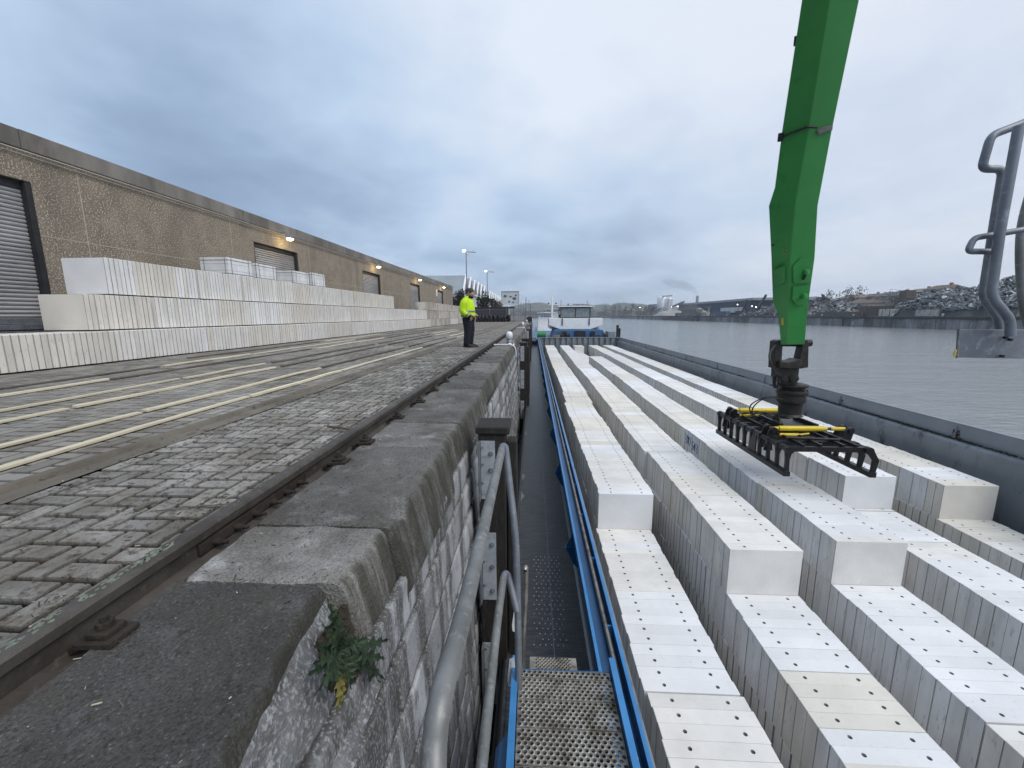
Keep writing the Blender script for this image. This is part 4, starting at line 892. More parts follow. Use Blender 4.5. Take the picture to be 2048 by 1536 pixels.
# grab frame
ZS = -2.335; XL, XR, Y0, Y1 = 4.47, 5.80, 7.05, 9.75
b = MB()
for y in (7.12, 7.45, 7.75, 8.05, 8.4, 8.75, 9.1, 9.4, 9.65): b.box(XL + .03, XR - .03, y - .035, y + .035, ZS - .04, ZS + .05)
for x in (4.72, 5.02, 5.40, 5.62): b.box(x - .025, x + .025, Y0 + .05, Y1 - .05, ZS + .0525, ZS + .095)
b.bar((4.7, 7.15, ZS + .02), (5.5, 7.9, ZS + .02), .03, .03); b.bar((5.0, 7.15, ZS + .02), (5.7, 7.9, ZS + .02), .03, .03)
b.box(cx - .33, cx + .33, cy - .36, cy + .36, ZS + .0965, ZS + .145); b.box(cx - .36, cx - .31, cy - .36, cy + .36, ZS + .146, ZS + .22); b.box(cx + .31, cx + .36, cy - .36, cy + .36, ZS + .146, ZS + .22)
b.hexa([(cx - .27, cy - .2, ZS + .146), (cx - .24, cy - .2, ZS + .146), (cx - .24, cy + .2, ZS + .146), (cx - .27, cy + .2, ZS + .146)], [(cx - .23, cy - .02, ZS + .36), (cx - .20, cy - .02, ZS + .36), (cx - .20, cy + .02, ZS + .36), (cx - .23, cy + .02, ZS + .36)])
for (x0, x1) in ((4.75, 5.65),):
    b.tube([(4.62, 7.45, ZS + .11), (5.5, 7.35, ZS + .11)], .025, 8); b.tube([(4.8, 8.95, ZS + .13), (5.6, 9.05, ZS + .13)], .025, 8)
frm = b.build('grab_frame', MT['black'], ca, .004)
b = MB()
for k in range(9):
    x0 = rnd.uniform(4.65, 4.95); y0 = rnd.uniform(7.9, 9.3); b.tube(smooth_path([(x0, y0, ZS + .12), (x0 + .15, y0 + rnd.uniform(-.2, .2), ZS + rnd.uniform(.15, .24)), (x0 + .35, y0 + rnd.uniform(-.2, .1), ZS + rnd.uniform(.12, .2)), (cx - .2, cy + rnd.uniform(-.1, .1), ZS + .16)], 5), .010, 6)
b.build('hose_bundle', MT['rubber'], frm)
def jaw(xs_, sgn, tilt):
    "row of flat fingers hanging from a shaft down to a clamping rail"
    dx = sgn * tilt; b = MB(); ztip = -2.775
    b.tube([(xs_, Y0, ZS), (xs_, Y1, ZS)], .055, 12)
    for y in [Y0 + .03 + i * (Y1 - Y0 - .06) / 9 for i in range(10)]:
        b.tube([(xs_, y - .05, ZS), (xs_, y + .05, ZS)], .068, 12)
        w0 = (.07 if sgn > 0 else .012)
        pts = [(xs_ - .07, ZS + .04), (xs_ + .07, ZS + .04), (xs_ + dx * .75 + w0 * sgn + .035, ZS - .18), (xs_ + dx + .035, ztip + .02), (xs_ + dx - .035, ztip + .02), (xs_ + dx * .75 + w0 * .6 * sgn - .035, ZS - .18)]
        b.hexa([(x, y - .022, z) for x, z in pts][::-1], [(x, y + .030, z) for x, z in pts][::-1])
    b.box(xs_ + dx - .065, xs_ + dx + .045, Y0 - .01, Y1 + .01, ztip - .04, ztip + .05)
    b.box(xs_ + dx * .5 + .03 * sgn - .012, xs_ + dx * .5 + .03 * sgn + .012, Y0 + 1.0, Y0 + 1.25, ztip + .05, ZS - .02)
    j = b.build('clamping_jaw', MT['black'], ca, .006)
    for yc in (7.80, 9.32):
        b = MB()
        for yy in (yc - .10, yc + .10):
            pts = [(xs_ - .08, ZS - .22), (xs_ + .08, ZS - .22), (xs_ + .08 + sgn * .02, ZS + .02), (xs_ - sgn * -.02 + .14 * (1 if sgn < 0 else .6), ZS + .20), (xs_ + .06, ZS + .24), (xs_ - .02, ZS + .17)] if sgn < 0 else [(xs_ - .07, ZS - .22), (xs_ + .10, ZS - .22), (xs_ + .16, ZS), (xs_ + .20, ZS + .18), (xs_ + .12, ZS + .24), (xs_ + .03, ZS + .17), (xs_ - .05, ZS)]
            b.hexa([(x, yy - .02, z) for x, z in pts][::-1], [(x, yy + .02, z) for x, z in pts][::-1])
            b.tube([((xs_ + (.07 if sgn < 0 else .13)), yy - .045, ZS + .185), ((xs_ + (.07 if sgn < 0 else .13)), yy + .045, ZS + .185)], .055, 12)
        b.build('lever_lug', MT['black'], j, .006)
jaw(XL, -1, .0); jaw(XR, 1, .12)
for yc in (7.80, 9.32):
    b = MB(); z = ZS + .185; b.tube([(XL + .07, yc, z), (XL + .22, yc, z)], .035, 12); b.tube([(XL + .22, yc, z), (XL + 1.05, yc, z)], .052, 18); b.tube([(XL + 1.05, yc, z), (XL + 1.10, yc, z)], .036, 12); b.tube([(XL + 1.17, yc, z), (XR + .10, yc, z)], .036, 12); cyl_ = b.build('hydraulic_cylinder', MT['yellow'], ca, .003)
    b = MB(); b.tube([(XL + 1.10, yc, z), (XL + 1.17, yc, z)], .028, 10); b.build('rod', MT['greasy'], cyl_)
    b = MB(); b.tube([(XL + .20, yc - .08, z - .10), (XL + .55, yc - .08, z - .10)], .03, 8); b.tube([(XL + .55, yc - .08, z - .10), (XL + .75, yc - .06, z - .08)], .018, 8); b.build('feed_pipe', MT['yellow'], cyl_)
# ================================================================ GANGWAY IN THE FOREGROUND
gw = thing('gangway', 'blue steel gangway platform with galvanised handrails and perforated treads beside the quay wall', 'gangway', (.2, 1.8, -2.25))
def D(l): return [at(u, v, d=d) for u, v, d in l]
b = MB(); b.tube(smooth_path(D([(858, 1720, .66), (866, 1600, .70), (869, 1490, .745), (884, 1385, .80), (922, 1245, 1.02), (957, 1100, 1.42), (984, 983, 1.98), (1003, 902, 2.56)]), 8), .0235, 20)
b.build('handrail', MT['galv'], gw)
b = MB(); b.tube(smooth_path(D([(1002, 904, 2.55), (1004.5, 894, 2.60), (1009, 893, 2.62), (1012, 903, 2.62), (1019, 965, 2.6), (1031, 1076, 2.56), (1035, 1200, 2.54), (1037, 1335, 2.5), (1036, 1420, 2.5)]), 6), .0215, 14); b.build('rail_end_post', MT['galvdark'], gw)
b = MB(); b.tube(smooth_path(D([(948, 1680, 1.25), (958, 1580, 1.36), (968, 1490, 1.52), (981, 1370, 1.80), (996, 1235, 2.16), (1007, 1155, 2.50)]), 8), .0215, 18)
b.build('lower_rail', MT['galv'], gw)
b = MB(); b.tube(smooth_path(D([(1007, 1157, 2.49), (1009, 1149, 2.52), (1014, 1149, 2.54), (1019, 1162, 2.54), (1034, 1222, 2.50)]), 6), .0205, 14); b.build('lower_rail_end', MT['galvdark'], gw)
b = MB(); b.tube(smooth_path(D([(1050, 1142, 2.95), (1052, 1137, 2.98), (1051, 1200, 2.95), (1048, 1270, 2.9), (1045, 1345, 2.85)]), 6), .017, 12); b.build('grab_post', MT['chrome'], gw)
# identity plates tied to the rails
def slab4(name, pts, d, m, th=.004, par=gw):
    p = [at(u, v, d=d) for u, v in pts]; q = [a + Vector((0, .004, -.004)) for a in p]; b = MB(); b.hexa(p, q); return b.build(name, m, par)
slab4('white_tag', [(1028, 1222), (1040, 1221), (1038, 1268), (1033, 1266), (1025, 1262), (1024, 1250)][::-1], 2.62, MT['whitepaint'])
tg = slab4('white_tag', [(1019, 1318), (1028, 1314), (1032, 1350), (1029, 1378), (1017, 1372), (1015, 1360)][::-1], 2.58, MT['whitepaint'])
b = MB()
for i in range(9):
    p = at(1018.6 + i * .35 + (i % 2) * .8, 1366 - i * 5, d=2.572); b.obox(p, (.0022, 0, 0), (0, .0006, -.0006), (0, .0035, .0045))
b.build('tag_lettering', MT['galvdark'], tg)
# treads with punched holes
PZ = -2.25
def perf_plank(b, x0, x1, y0, y1, z, cell=.0335, r=.0118):
    nx = int((x1 - x0) / cell); ny = max(1, int((y1 - y0) / (cell * .62))); cx_ = (x1 - x0) / nx; cy_ = (y1 - y0) / ny; n = 8
    for j in range(ny):
        off = .5 if j % 2 else 0
        for i in range(nx - (1 if off else 0)):
            xa = x0 + (i + off) * cx_; ya = y0 + j * cy_; xb, yb = xa + cx_, ya + cy_; mx, my = (xa + xb) / 2, (ya + yb) / 2
            rr = min(r, cy_ * .46); up = .0025
            ang = [2 * math.pi * k / n + math.pi / 8 for k in range(n)]
            border = [(xb, my + cy_ * .2), (mx + cx_ * .2, yb), (mx - cx_ * .2, yb), (xa, my + cy_ * .2), (xa, my - cy_ * .2), (mx - cx_ * .2, ya), (mx + cx_ * .2, ya), (xb, my - cy_ * .2)]
            o_ = [(p[0], p[1], z) for p in border]; i_ = [(mx + rr * math.cos(a), my + rr * math.sin(a), z + up) for a in ang]; lw = [(p[0], p[1], z - .008) for p in i_]
            f_ = [(k, (k + 1) % n, n + (k + 1) % n, n + k) for k in range(n)] + [(n + k, n + (k + 1) % n, 2 * n + (k + 1) % n, 2 * n + k) for k in range(n)]
            b.add(o_ + i_ + lw, f_)
            for (a, c, cr) in ((0, 1, (xb, yb)), (2, 3, (xa, yb)), (4, 5, (xa, ya)), (6, 7, (xb, ya))): b.add([o_[a], (cr[0], cr[1], z), o_[c]], [(0, 1, 2)])
        if off:
            b.add([(x0, y0 + j * cy_, z), (x0 + cx_ / 2, y0 + j * cy_, z), (x0 + cx_ / 2, y0 + (j + 1) * cy_, z), (x0, y0 + (j + 1) * cy_, z)], [(0, 1, 2, 3)])
            b.add([(x1 - cx_ / 2, y0 + j * cy_, z), (x1, y0 + j * cy_, z), (x1, y0 + (j + 1) * cy_, z), (x1 - cx_ / 2, y0 + (j + 1) * cy_, z)], [(0, 1, 2, 3)])
    b.box(x0, x1, y0 - .004, y0 - .0005, z - .035, z - .001); b.box(x0, x1, y1 + .0005, y1 + .004, z - .035, z - .001)
px0, px1 = -.085, .492; yy = [2.288, 2.228, 2.082, 1.912, 1.718, 1.52, 1.30, 1.08]
for y1, y0 in zip(yy, yy[1:]):
    b = MB(); perf_plank(b, px0, px1, y0 + .006, y1 - .006, PZ); b.build('perforated_tread', MT['perf'], gw)
b = MB(); perf_plank(b, .02, .30, 2.52, 2.78, -2.62, .026, .008); b.box(-.018, .02, 2.52, 2.78, -2.65, -2.618); b.box(.30, .338, 2.52, 2.78, -2.65, -2.618); b.build('small_step', MT['perf'], gw)
b = MB(); b.box(-.125, -.092, .7, 2.34, -2.42, -2.205); b.hexa([(-.21, .7, -2.34), (-.126, .7, -2.34), (-.126, 1.95, -2.34), (-.20, 1.86, -2.34)], [(-.19, .7, -2.30), (-.126, .7, -2.30), (-.126, 1.95, -2.30), (-.18, 1.86, -2.30)]); b.box(.498, .530, .7, 2.34, -2.42, -2.195); b.box(-.09, .497, 2.296, 2.31, -2.36, -2.262); gs = b.build('stringer', MT['blue'], gw, .006)
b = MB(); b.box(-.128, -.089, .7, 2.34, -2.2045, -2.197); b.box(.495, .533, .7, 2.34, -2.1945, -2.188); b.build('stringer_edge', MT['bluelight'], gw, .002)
for x, y, z, r_ in ((-.108, 2.3, -2.4, .02), (.515, 2.3, -2.4, .02), (.0, 2.76, -2.64, .012), (.32, 2.76, -2.64, .012)): b = MB(); b.tube([(x, y, z), (x, y, DZ + .02)], r_, 10); b.build('support_leg', MT['dark'], gw)
# ================================================================ GALVANISED PLATFORM ON THE RIGHT
pf_ = thing('loading_platform', 'galvanised platform edge with bent tube railing jutting in from the right', 'platform', tuple(at(2010, 690, y=1.78)))
def Y(l, y): return [at(u, v, y=y) for u, v in l]
b = MB(); b.tube(fillet(Y([(2038, 252), (2000, 462), (1982, 592), (2021, 640), (2021, 672)], 1.76), .03), .0160, 16); b.build('railing_post', MT['galvdark'], pf_)
b = MB(); b.tube(fillet(Y([(2180, 190), (2045, 247), (1982, 271), (1963, 338), (2006, 338), (1986, 459), (1965, 592), (1999, 642), (1998, 672)], 1.84), .028), .0145, 16); b.build('outer_rail', MT['galvdark'], pf_)
b = MB(); b.tube(fillet(Y([(2200, 430), (2050, 459), (1948, 476), (1935, 503), (1984, 503)], 1.80), .02), .0115, 14); b.build('mid_rail', MT['galvdark'], pf_)
b = MB(); b.tube(smooth_path(Y([(2062, 380), (2044, 450), (2040, 520), (2046, 610), (2060, 668)], 2.1), 5), .016, 12); b.build('far_post', MT['galv'], pf_)
p = Y([(1917, 659), (2330, 668), (2330, 752), (1914, 715)], 1.80); p[1].x = p[2].x = 6.3; b = MB(); b.hexa(p[::-1], [q + Vector((0, .008, 0)) for q in p[::-1]]); b.build('edge_plate', MT['galvdark'], pf_, .002)
b = MB(); b.tube(Y([(1918, 657), (1914, 716)], 1.795), .0045, 6); b.build('cord', MT['galv'], pf_)
b = MB(); q = at(1911, 706, y=1.79); b.hexa([q + Vector((-.006, 0, -.012)), q + Vector((.004, 0, -.014)), q + Vector((.004, .005, -.014)), q + Vector((-.006, .005, -.012))], [q + Vector((-.001, 0, .012)), q + Vector((.005, 0, .014)), q + Vector((.005, .005, .014)), q + Vector((-.001, .005, .012))]); b.tube([q + Vector((0, 0, -.012)), q + Vector((.001, 0, -.024))], .001, 5); b.build('yellow_tag', MT['ochre'], pf_)
for (u, v) in ((2007, 675), (2016, 679), (2000, 712)): q = at(u, v, y=1.795); b = MB(); b.tube([q, q + Vector((0, -.014, 0))], .006, 6); b.build('bolt', MT['dark'], pf_)
b = MB(); b.tube([(6.05, 1.85, -.2), (6.05, 1.85, -4.78)], .05, 12); b.build('support_leg', MT['galvdark'], pf_)
# ================================================================ FENDER PILES ON THE WALL
gpn = 'tarred fender piles with galvanised plates on the quay wall'
lbs = ['nearest black fender pile with two bolted galvanised plates beside the gangway handrail', 'second black fender pile with drilled plates farther along the quay wall', 'third black fender pile on the quay wall', 'fourth small fender pile on the quay wall', 'farthest fender pile on the quay wall near the stern']
for i, y in enumerate([3.55, 15.2, 17.8, 30.5, 43]):
    t = thing('fender_pile', lbs[i], 'fender pile', (-.36, y, WZ), gpn)
    b = MB(); b.box(-.50, -.25, y, y + .30, WZ - .8, -1.06); b.box(-.52, -.21, y - .02, y + .34, -1.058, -.99); b.box(-.24, -.15, y + .08, y + .26, WZ - .8, -1.15); b.build('timber', MT['blackwood'], t, .012)
    for (z0, z1) in ((-1.68, -1.12), (-2.72, -2.02), (-3.9, -3.2)):
        b = MB(); b.box(-.475, -.345, y - .012, y - .002, z0, z1); pl_ = b.build('steel_plate', MT['platesteel'], t, .001)
        b = MB()
        for zz in (z0 + .10, z0 + (z1 - z0) * .5, z1 - .12):
            b = MB(); b.tube([(-.385, y - .012, zz), (-.385, y - .03, zz)], .017, 6); b.tube([(-.385, y - .03, zz), (-.385, y - .045, zz)], .009, 8); b.tube([(-.385, y - .0125, zz), (-.385, y - .016, zz)], .024, 12); b.build('bolt', MT['galvdark'], pl_)
            b = MB(); b.tube([(-.458, y - .012, zz + .06), (-.458, y - .025, zz + .06)], .010, 6); b.build('small_bolt', MT['galvdark'], pl_)
        b = MB(); b.box(-.492, -.478, y - .09, y + .01, z0, z1); b.build('angle_flange', MT['galvdark'], pl_)
# ================================================================ MOORING POSTS SET IN THE QUAY EDGE
gm = 'white mooring posts along the quay edge'
for i, (x, y, lb) in enumerate([(-.80, 13.6, 'nearest white round-topped mooring post in its painted niche at the quay edge'), (-.85, 33, 'second white mooring post farther along the quay edge'), (-.85, 52, 'farthest small white mooring post at the quay edge')]):
    t = thing('mooring_post', lb, 'mooring post', (x, y, QZ), gm)
    b = MB(); b.rings([(x, y, QZ - .05, .10, .10), (x, y, QZ + .19, .092, .092)], 18); b.build('shaft', MT['galvdark'], t)
    b = MB(); b.rings([(x, y, QZ + .19, .108, .108), (x, y, QZ + .34, .108, .108), (x, y, QZ + .39, .092, .092), (x, y, QZ + .425, .055, .055), (x, y, QZ + .435, .01, .01)], 18); b.build('head', MT['whitepaint'], t)
    b = MB(); pts = [(x - .50, y - .14, QZ + .004), (x - .1, y - .15, QZ + .008), (x + .06, y - .15, QZ - .01), (x + .17, y - .13, QZ - .06), (x + .215, y - .10, QZ - .2), (x + .22, y - .05, QZ - .42)]
    b.tube(smooth_path(pts, 4), .022, 8); b.tube(smooth_path([(x + .12, y + .3, QZ + .0), (x + .16, y + .1, QZ), (x + .13, y - .13, QZ)], 4), .02, 8); b.rings([(x + .02, y - .13, QZ - .01, .08, .06), (x + .02, y - .13, QZ + .05, .05, .04), (x + .02, y - .13, QZ + .06, .01, .01)], 12)
    b.build('painted_rim', MT['whitepaint'], t)
# ================================================================ PERSON
px, py, pz0 = -1.985, 12.5, QZ + .006
ps = thing('person', 'person in a yellow hi-vis jacket, dark trousers and grey beanie standing on the quay paving', 'person', (px, py, pz0))
MT['skin'] = mat('skin', (.42, .26, .19), (.36, .21, .15), 20, rough=.6); MT['hivis'] = mat('hi_vis_yellow', (.50, .74, .012), (.42, .62, .01), 9, rough=.7, bump=.3, bsc=14, dist=.02)
MT['navy'] = mat('navy_cloth', (.006, .008, .014), (.012, .014, .022), 8, rough=.9, bump=.4, bsc=18, dist=.02); MT['beanie'] = mat('grey_knit', (.055, .052, .05), (.03, .03, .03), 60, rough=.95, bump=.6, bsc=120)
MT['reflect'] = mat('reflective_tape', (.10, .26, .17), (.07, .18, .12), 30, rough=.4); MT['boot'] = mat('work_boot', (.014, .014, .015), rough=.5)
# continuous body grown from a jointed skeleton (facing +X)
def P3(x, y, z): return (px + x, py + y, pz0 + z)
J = [(0, 0, .96, .13), (0, 0, 1.12, .125), (.0, 0, 1.30, .135), (.0, 0, 1.43, .09), (.02, 0, 1.50, .055), (.05, 0, 1.60, .082), (.055, 0, 1.68, .085),
     (.0, -.10, .90, .09), (.02, -.11, .50, .062), (-.01, -.11, .12, .032), (.04, -.11, .07, .028),
     (.0, .10, .90, .09), (.03, .11, .50, .062), (.0, .11, .12, .032), (.05, .11, .07, .028),
     (-.01, -.17, 1.40, .06), (-.05, -.25, 1.14, .045), (.12, -.22, .98, .034), (.19, -.18, .93, .026),
     (-.01, .17, 1.40, .06), (-.05, .25, 1.14, .045), (.12, .22, .98, .034), (.19, .18, .93, .026)]
E_ = [(0, 1), (1, 2), (2, 3), (3, 4), (4, 5), (5, 6), (0, 7), (7, 8), (8, 9), (9, 10), (0, 11), (11, 12), (12, 13), (13, 14), (2, 15), (15, 16), (16, 17), (17, 18), (2, 19), (19, 20), (20, 21), (21, 22)]
me = bpy.data.meshes.new('body'); me.from_pydata([(a[0], a[1], a[2]) for a in J], E_, []); bo = bpy.data.objects.new('body', me); col.objects.link(bo); bo.parent = ps
md = bo.modifiers.new('skin', 'SKIN'); md.use_smooth_shade = True
sv = me.skin_vertices[0].data
for i, a in enumerate(J): sv[i].radius = (a[3], a[3])
sv[0].use_root = True
ss = bo.modifiers.new('sub', 'SUBSURF'); ss.levels = 1; ss.render_levels = 2; me.materials.append(MT['skin'])
# face features on a shaped head
b = MB(); hx, hz = px + .055, pz0
b.rings([(hx + .02, py, hz + 1.515, .05, .045), (hx + .03, py, hz + 1.54, .075, .058), (hx + .02, py, hz + 1.58, .092, .072), (hx + .01, py, hz + 1.63, .098, .078), (hx, py, hz + 1.68, .10, .08), (hx - .005, py, hz + 1.72, .085, .07)], 18)
b.hexa([Vector((hx + .10, py - .014, hz + 1.595)), Vector((hx + .135, py, hz + 1.60)), Vector((hx + .10, py + .014, hz + 1.595))], [Vector((hx + .102, py - .008, hz + 1.645)), Vector((hx + .108, py, hz + 1.65)), Vector((hx + .102, py + .008, hz + 1.645))]); b.tube([(hx + .085, py - .03, hz + 1.567), (hx + .11, py, hz + 1.568), (hx + .085, py + .03, hz + 1.567)], .008, 6)
for s in (-1, 1): b.tube([(hx - .005, py + s * .078, hz + 1.60), (hx - .01, py + s * .09, hz + 1.63), (hx - .002, py + s * .08, hz + 1.65)], .013, 8)
hd = b.build('head', MT['skin'], ps)
for s in (-1, 1): b = MB(); b.tube([(hx + .098, py + s * .030, hz + 1.638), (hx + .108, py + s * .028, hz + 1.638)], .009, 8); b.build('eye', MT['dark'], hd)
b = MB(); b.rings([(hx - .012, py, hz + 1.615, .098, .088), (hx - .008, py, hz + 1.655, .108, .092), (hx - .004, py, hz + 1.665, .112, .094), (hx - .01, py, hz + 1.71, .108, .090), (hx - .015, py, hz + 1.75, .08, .068), (hx - .02, py, hz + 1.768, .03, .03)], 18); b.build('beanie', MT['beanie'], ps)
b = MB(); b.rings([(hx - .02, py, hz + 1.46, .10, .10), (hx - .005, py, hz + 1.54, .075, .075)], 16); b.build('collar', MT['navy'], ps)
b = MB()
b.rings([(px + .0, py, hz + .90, .165, .215), (px - .0, py, hz + .95, .175, .225), (px - .01, py, hz + 1.05, .172, .222), (px - .01, py, hz + 1.20, .165, .225), (px - .012, py, hz + 1.33, .15, .225), (px - .012, py, hz + 1.42, .125, .19), (px - .0, py, hz + 1.48, .085, .10), (px + .01, py, hz + 1.53, .085, .085)], 28)
for s in (-1, 1):
    b.tube(smooth_path([(px - .01, py + s * .15, hz + 1.43), (px - .03, py + s * .225, hz + 1.33), (px - .07, py + s * .25, hz + 1.13), (px - .01, py + s * .245, hz + 1.02), (px + .08, py + s * .225, hz + .945)], 4), [.075] * 3 + [.085] * 3 + [.08] * 4 + [.075] * 4 + [.068] * 3, 14)
jk = b.build('jacket', MT['hivis'], ps)
b = MB(); b.rings([(px - .012, py, hz + 1.05, .182, .232), (px - .012, py, hz + 1.10, .180, .232)], 28); b.rings([(px, py, hz + .915, .180, .230), (px, py, hz + .955, .182, .232)], 28)
for s in (-1, 1): b.tube([(px + .03, py + s * .238, hz + .985), (px + .065, py + s * .230, hz + .96)], .078, 14)
b.build('reflective_tape', MT['reflect'], jk)
b = MB()
for s in (-1, 1): b.tube([(px + .08, py + s * .225, hz + .945), (px + .115, py + s * .205, hz + .905)], .05, 12)
b.build('cuff', MT['navy'], jk)
# hands with fingers tucked towards the front pockets
b = MB()
for s in (-1, 1):
    hx_, hy_, hz_ = px + .118, py + s * .188, hz + .885
    b.rings([(hx_ + .005, hy_, hz_ - .045, .016, .036), (hx_, hy_, hz_ - .01, .020, .042), (hx_ - .01, hy_, hz_ + .03, .022, .032)], 10)
    for q in range(4): b.tube([(hx_ + .005, hy_ + (q - 1.5) * .019, hz_ - .04), (hx_ + .003, hy_ + (q - 1.5) * .018, hz_ - .07), (hx_ - .018, hy_ + (q - 1.5) * .017, hz_ - .092 + abs(q - 1.3) * .006)], [.0095, .009, .007], 6)
    b.tube([(hx_ + .01, hy_ - s * .035, hz_ + .0), (hx_ + .025, hy_ - s * .05, hz_ - .03), (hx_ + .018, hy_ - s * .045, hz_ - .055)], [.011, .010, .008], 6)
b.build('hand', MT['skin'], ps)
b = MB()
b.rings([(px, py, hz + .80, .135, .18), (px, py, hz + .92, .14, .185), (px, py, hz + .98, .13, .18)], 22)
for s, dx in ((-1, .0), (1, .02)):
    b.rings([(px - .025 + dx, py + s * .105, hz + .06, .078, .072), (px - .02 + dx, py + s * .105, hz + .12, .082, .078), (px - .005 + dx, py + s * .105, hz + .3, .082, .078), (px + .012 + dx, py + s * .105, hz + .5, .09, .085), (px + .01, py + s * .095, hz + .7, .112, .098), (px, py + s * .09, hz + .86, .13, .10)], 18)
b.build('trousers', MT['navy'], ps)
for s, dx in ((-1, .0), (1, .03)):
    b = MB(); b.rings([(px + .035 + dx, py + s * .108, hz + .0, .148, .052), (px + .035 + dx, py + s * .108, hz + .025, .150, .054), (px + .02 + dx, py + s * .108, hz + .06, .125, .050), (px - .02 + dx, py + s * .108, hz + .10, .075, .05), (px - .03 + dx, py + s * .108, hz + .16, .062, .055)], 18); b.build('boot', MT['boot'], ps)
ps.rotation_euler = (0, 0, -.2); ps.scale = (1.28, 1.05, 1.0)
# ================================================================ THISTLE IN THE BROKEN STONE
MT['leaf'] = mat('thistle_leaf', (.024, .046, .020), (.014, .028, .013), 14, (.07, .085, .03), 25, lo3=.6, hi3=.75, rough=.6, bump=.3, bsc=80); MT['leafyellow'] = mat('withered_leaf', (.26, .24, .05), (.12, .10, .03), 25, rough=.7); MT['leafbrown'] = mat('dead_leaf', (.11, .075, .05), (.06, .04, .03), 25, rough=.9)
cen = Vector((-.665, 1.20, -1.13))
cen = at(676, 1305, x=-.60)
tw = thing('thistle', 'green thistle weed with jagged leaves growing from the broken notch of the quay coping', 'weed', tuple(cen))
def leaf(tip, wd, sag, m_):
    b = MB(); o = cen.copy(); d = tip - o; L = d.length; up = Vector((.75, -.45, .5)).normalized(); side = d.cross(up).normalized(); n = 13; vs = []; fs = []
    prev = None
    for i in range(n + 1):
        t = i / n; c = o + d * t + up * (math.sin(t * 3.1) * sag); ww = wd * (.25 + .95 * math.sin(math.pi * min(1, t * .92 + .12))) * (1 - t ** 4)
        spike = 1.35 if i % 2 else .38
        a = c + side * ww * spike * rnd.uniform(.8, 1.15) + d.normalized() * (.010 if i % 2 else 0) + up * rnd.uniform(-.004, .008); e = c - side * ww * spike * rnd.uniform(.8, 1.15) + d.normalized() * (.010 if i % 2 else 0) + up * rnd.uniform(-.004, .008)
        vs += [a, c - up * .003, e]
    for i in range(n): q = i * 3; fs += [(q, q + 1, q + 4, q + 3), (q + 1, q + 2, q + 5, q + 4)]
    b.add(vs, fs); b.tube([o, o + d * .5 + up * sag * .95, o + d * .9 + up * sag * .2], [.0035, .0025, .0008], 5); return b.build('leaf', m_, tw)
tips = [((778, 1278), .05, .020, .03), ((772, 1318), .03, .018, .035), ((770, 1360), .0, .017, .03), ((735, 1272), .05, .018, .02), ((655, 1200), -.02, .020, .012), ((668, 1225), .0, .018, .015), ((622, 1292), -.03, .017, .02), ((608, 1352), -.05, .019, .03), ((618, 1330), -.02, .018, .03), ((655, 1380), -.02, .019, .03), ((700, 1375), .02, .018, .03), ((722, 1340), .03, .017, .035), ((630, 1388), -.01, .016, .02), ((696, 1262), .02, .018, .02), ((646, 1250), 0, .018, .015)]
for (u, v), dx, wd, sg in tips: leaf(at(u, v, x=-.585 + dx), wd, sg, MT['leaf'])
cen2 = cen
for (u, v), dx, wd, sg in [((672, 1420), -.02, .014, .02), ((684, 1410), -.01, .012, .015)]: leaf(at(u, v, x=-.59), wd, sg, MT['leafyellow'])
for (u, v), dx, wd, sg in [((740, 1372), -.03, .022, .01), ((735, 1385), -.02, .014, .0)]: leaf(at(u, v, x=-.62), wd, sg, MT['leafbrown'])
# ================================================================ BACKGROUND, OUR SIDE
MT['cladding'] = mat('white_cladding', (.52, .54, .56), (.42, .44, .46), .3, rough=.6); MT['roofgrey'] = mat('ribbed_roof', (.27, .30, .33), (.21, .24, .27), .3, rough=.6)
MT['crown'] = mat('dark_foliage', (.040, .050, .034), (.022, .028, .020), .6, (.075, .075, .05), 2.2, rough=.85); MT['crown2'] = mat('bare_foliage', (.095, .09, .075), (.06, .06, .05), .4, rough=.9); MT['bark'] = mat('bark', (.06, .05, .04), rough=.95)
gs_ = 'saw-tooth bays of the white shed row'
for i in range(16):
    y0 = 76 + i * 6.0 + (8 if i > 5 else 0); x1 = -13.0; x0 = -34; ze = 4.5; zr_ = 7.6 if i < 6 else 7.1
    th = thing('sawtooth_shed', 'white saw-tooth shed bay, %s of the row beyond the warehouse' % (GN[i + 1] + (' bay' if i else ' and nearest')), 'shed', (x1, y0, QZ), gs_)
    b = MB(); b.box(x0, x1, y0 + .0, y0 + 5.98, QZ, ze - .002); b.build('wall', MT['cladding'], th)
    b = MB(); b.hexa([(x0, y0, ze), (x0, y0 + 5.96, ze), (x0, y0 + 3.4, zr_)], [(x1 - .02, y0, ze), (x1 - .02, y0 + 5.96, ze), (x1 - .02, y0 + 3.4, zr_)]); b.build('roof', MT['roofgrey'], th)
    b = MB(); b.hexa([(x1 - .018, y0 + .5, ze + .1), (x1 - .018, y0 + 5.3, ze + .1), (x1 - .018, y0 + 3.4, zr_ - .35)], [(x1 + .05, y0 + .5, ze + .1), (x1 + .05, y0 + 5.3, ze + .1), (x1 + .05, y0 + 3.4, zr_ - .35)]); b.build('glazing', MT['glass'], th)
    b = MB(); b.bar((x1 + .15, y0 + .05, ze), (x1 + .15, y0 + 3.4, zr_ + .1), .25, .35, up=(1, 0, 0)); b.bar((x1 + .15, y0 + 5.9, ze), (x1 + .15, y0 + 3.4, zr_ + .1), .25, .30, up=(1, 0, 0)); b.box(x1 + .02, x1 + .3, y0, y0 + 5.95, ze - .25, ze - .004); b.build('trim', MT['whitepaint'], th)
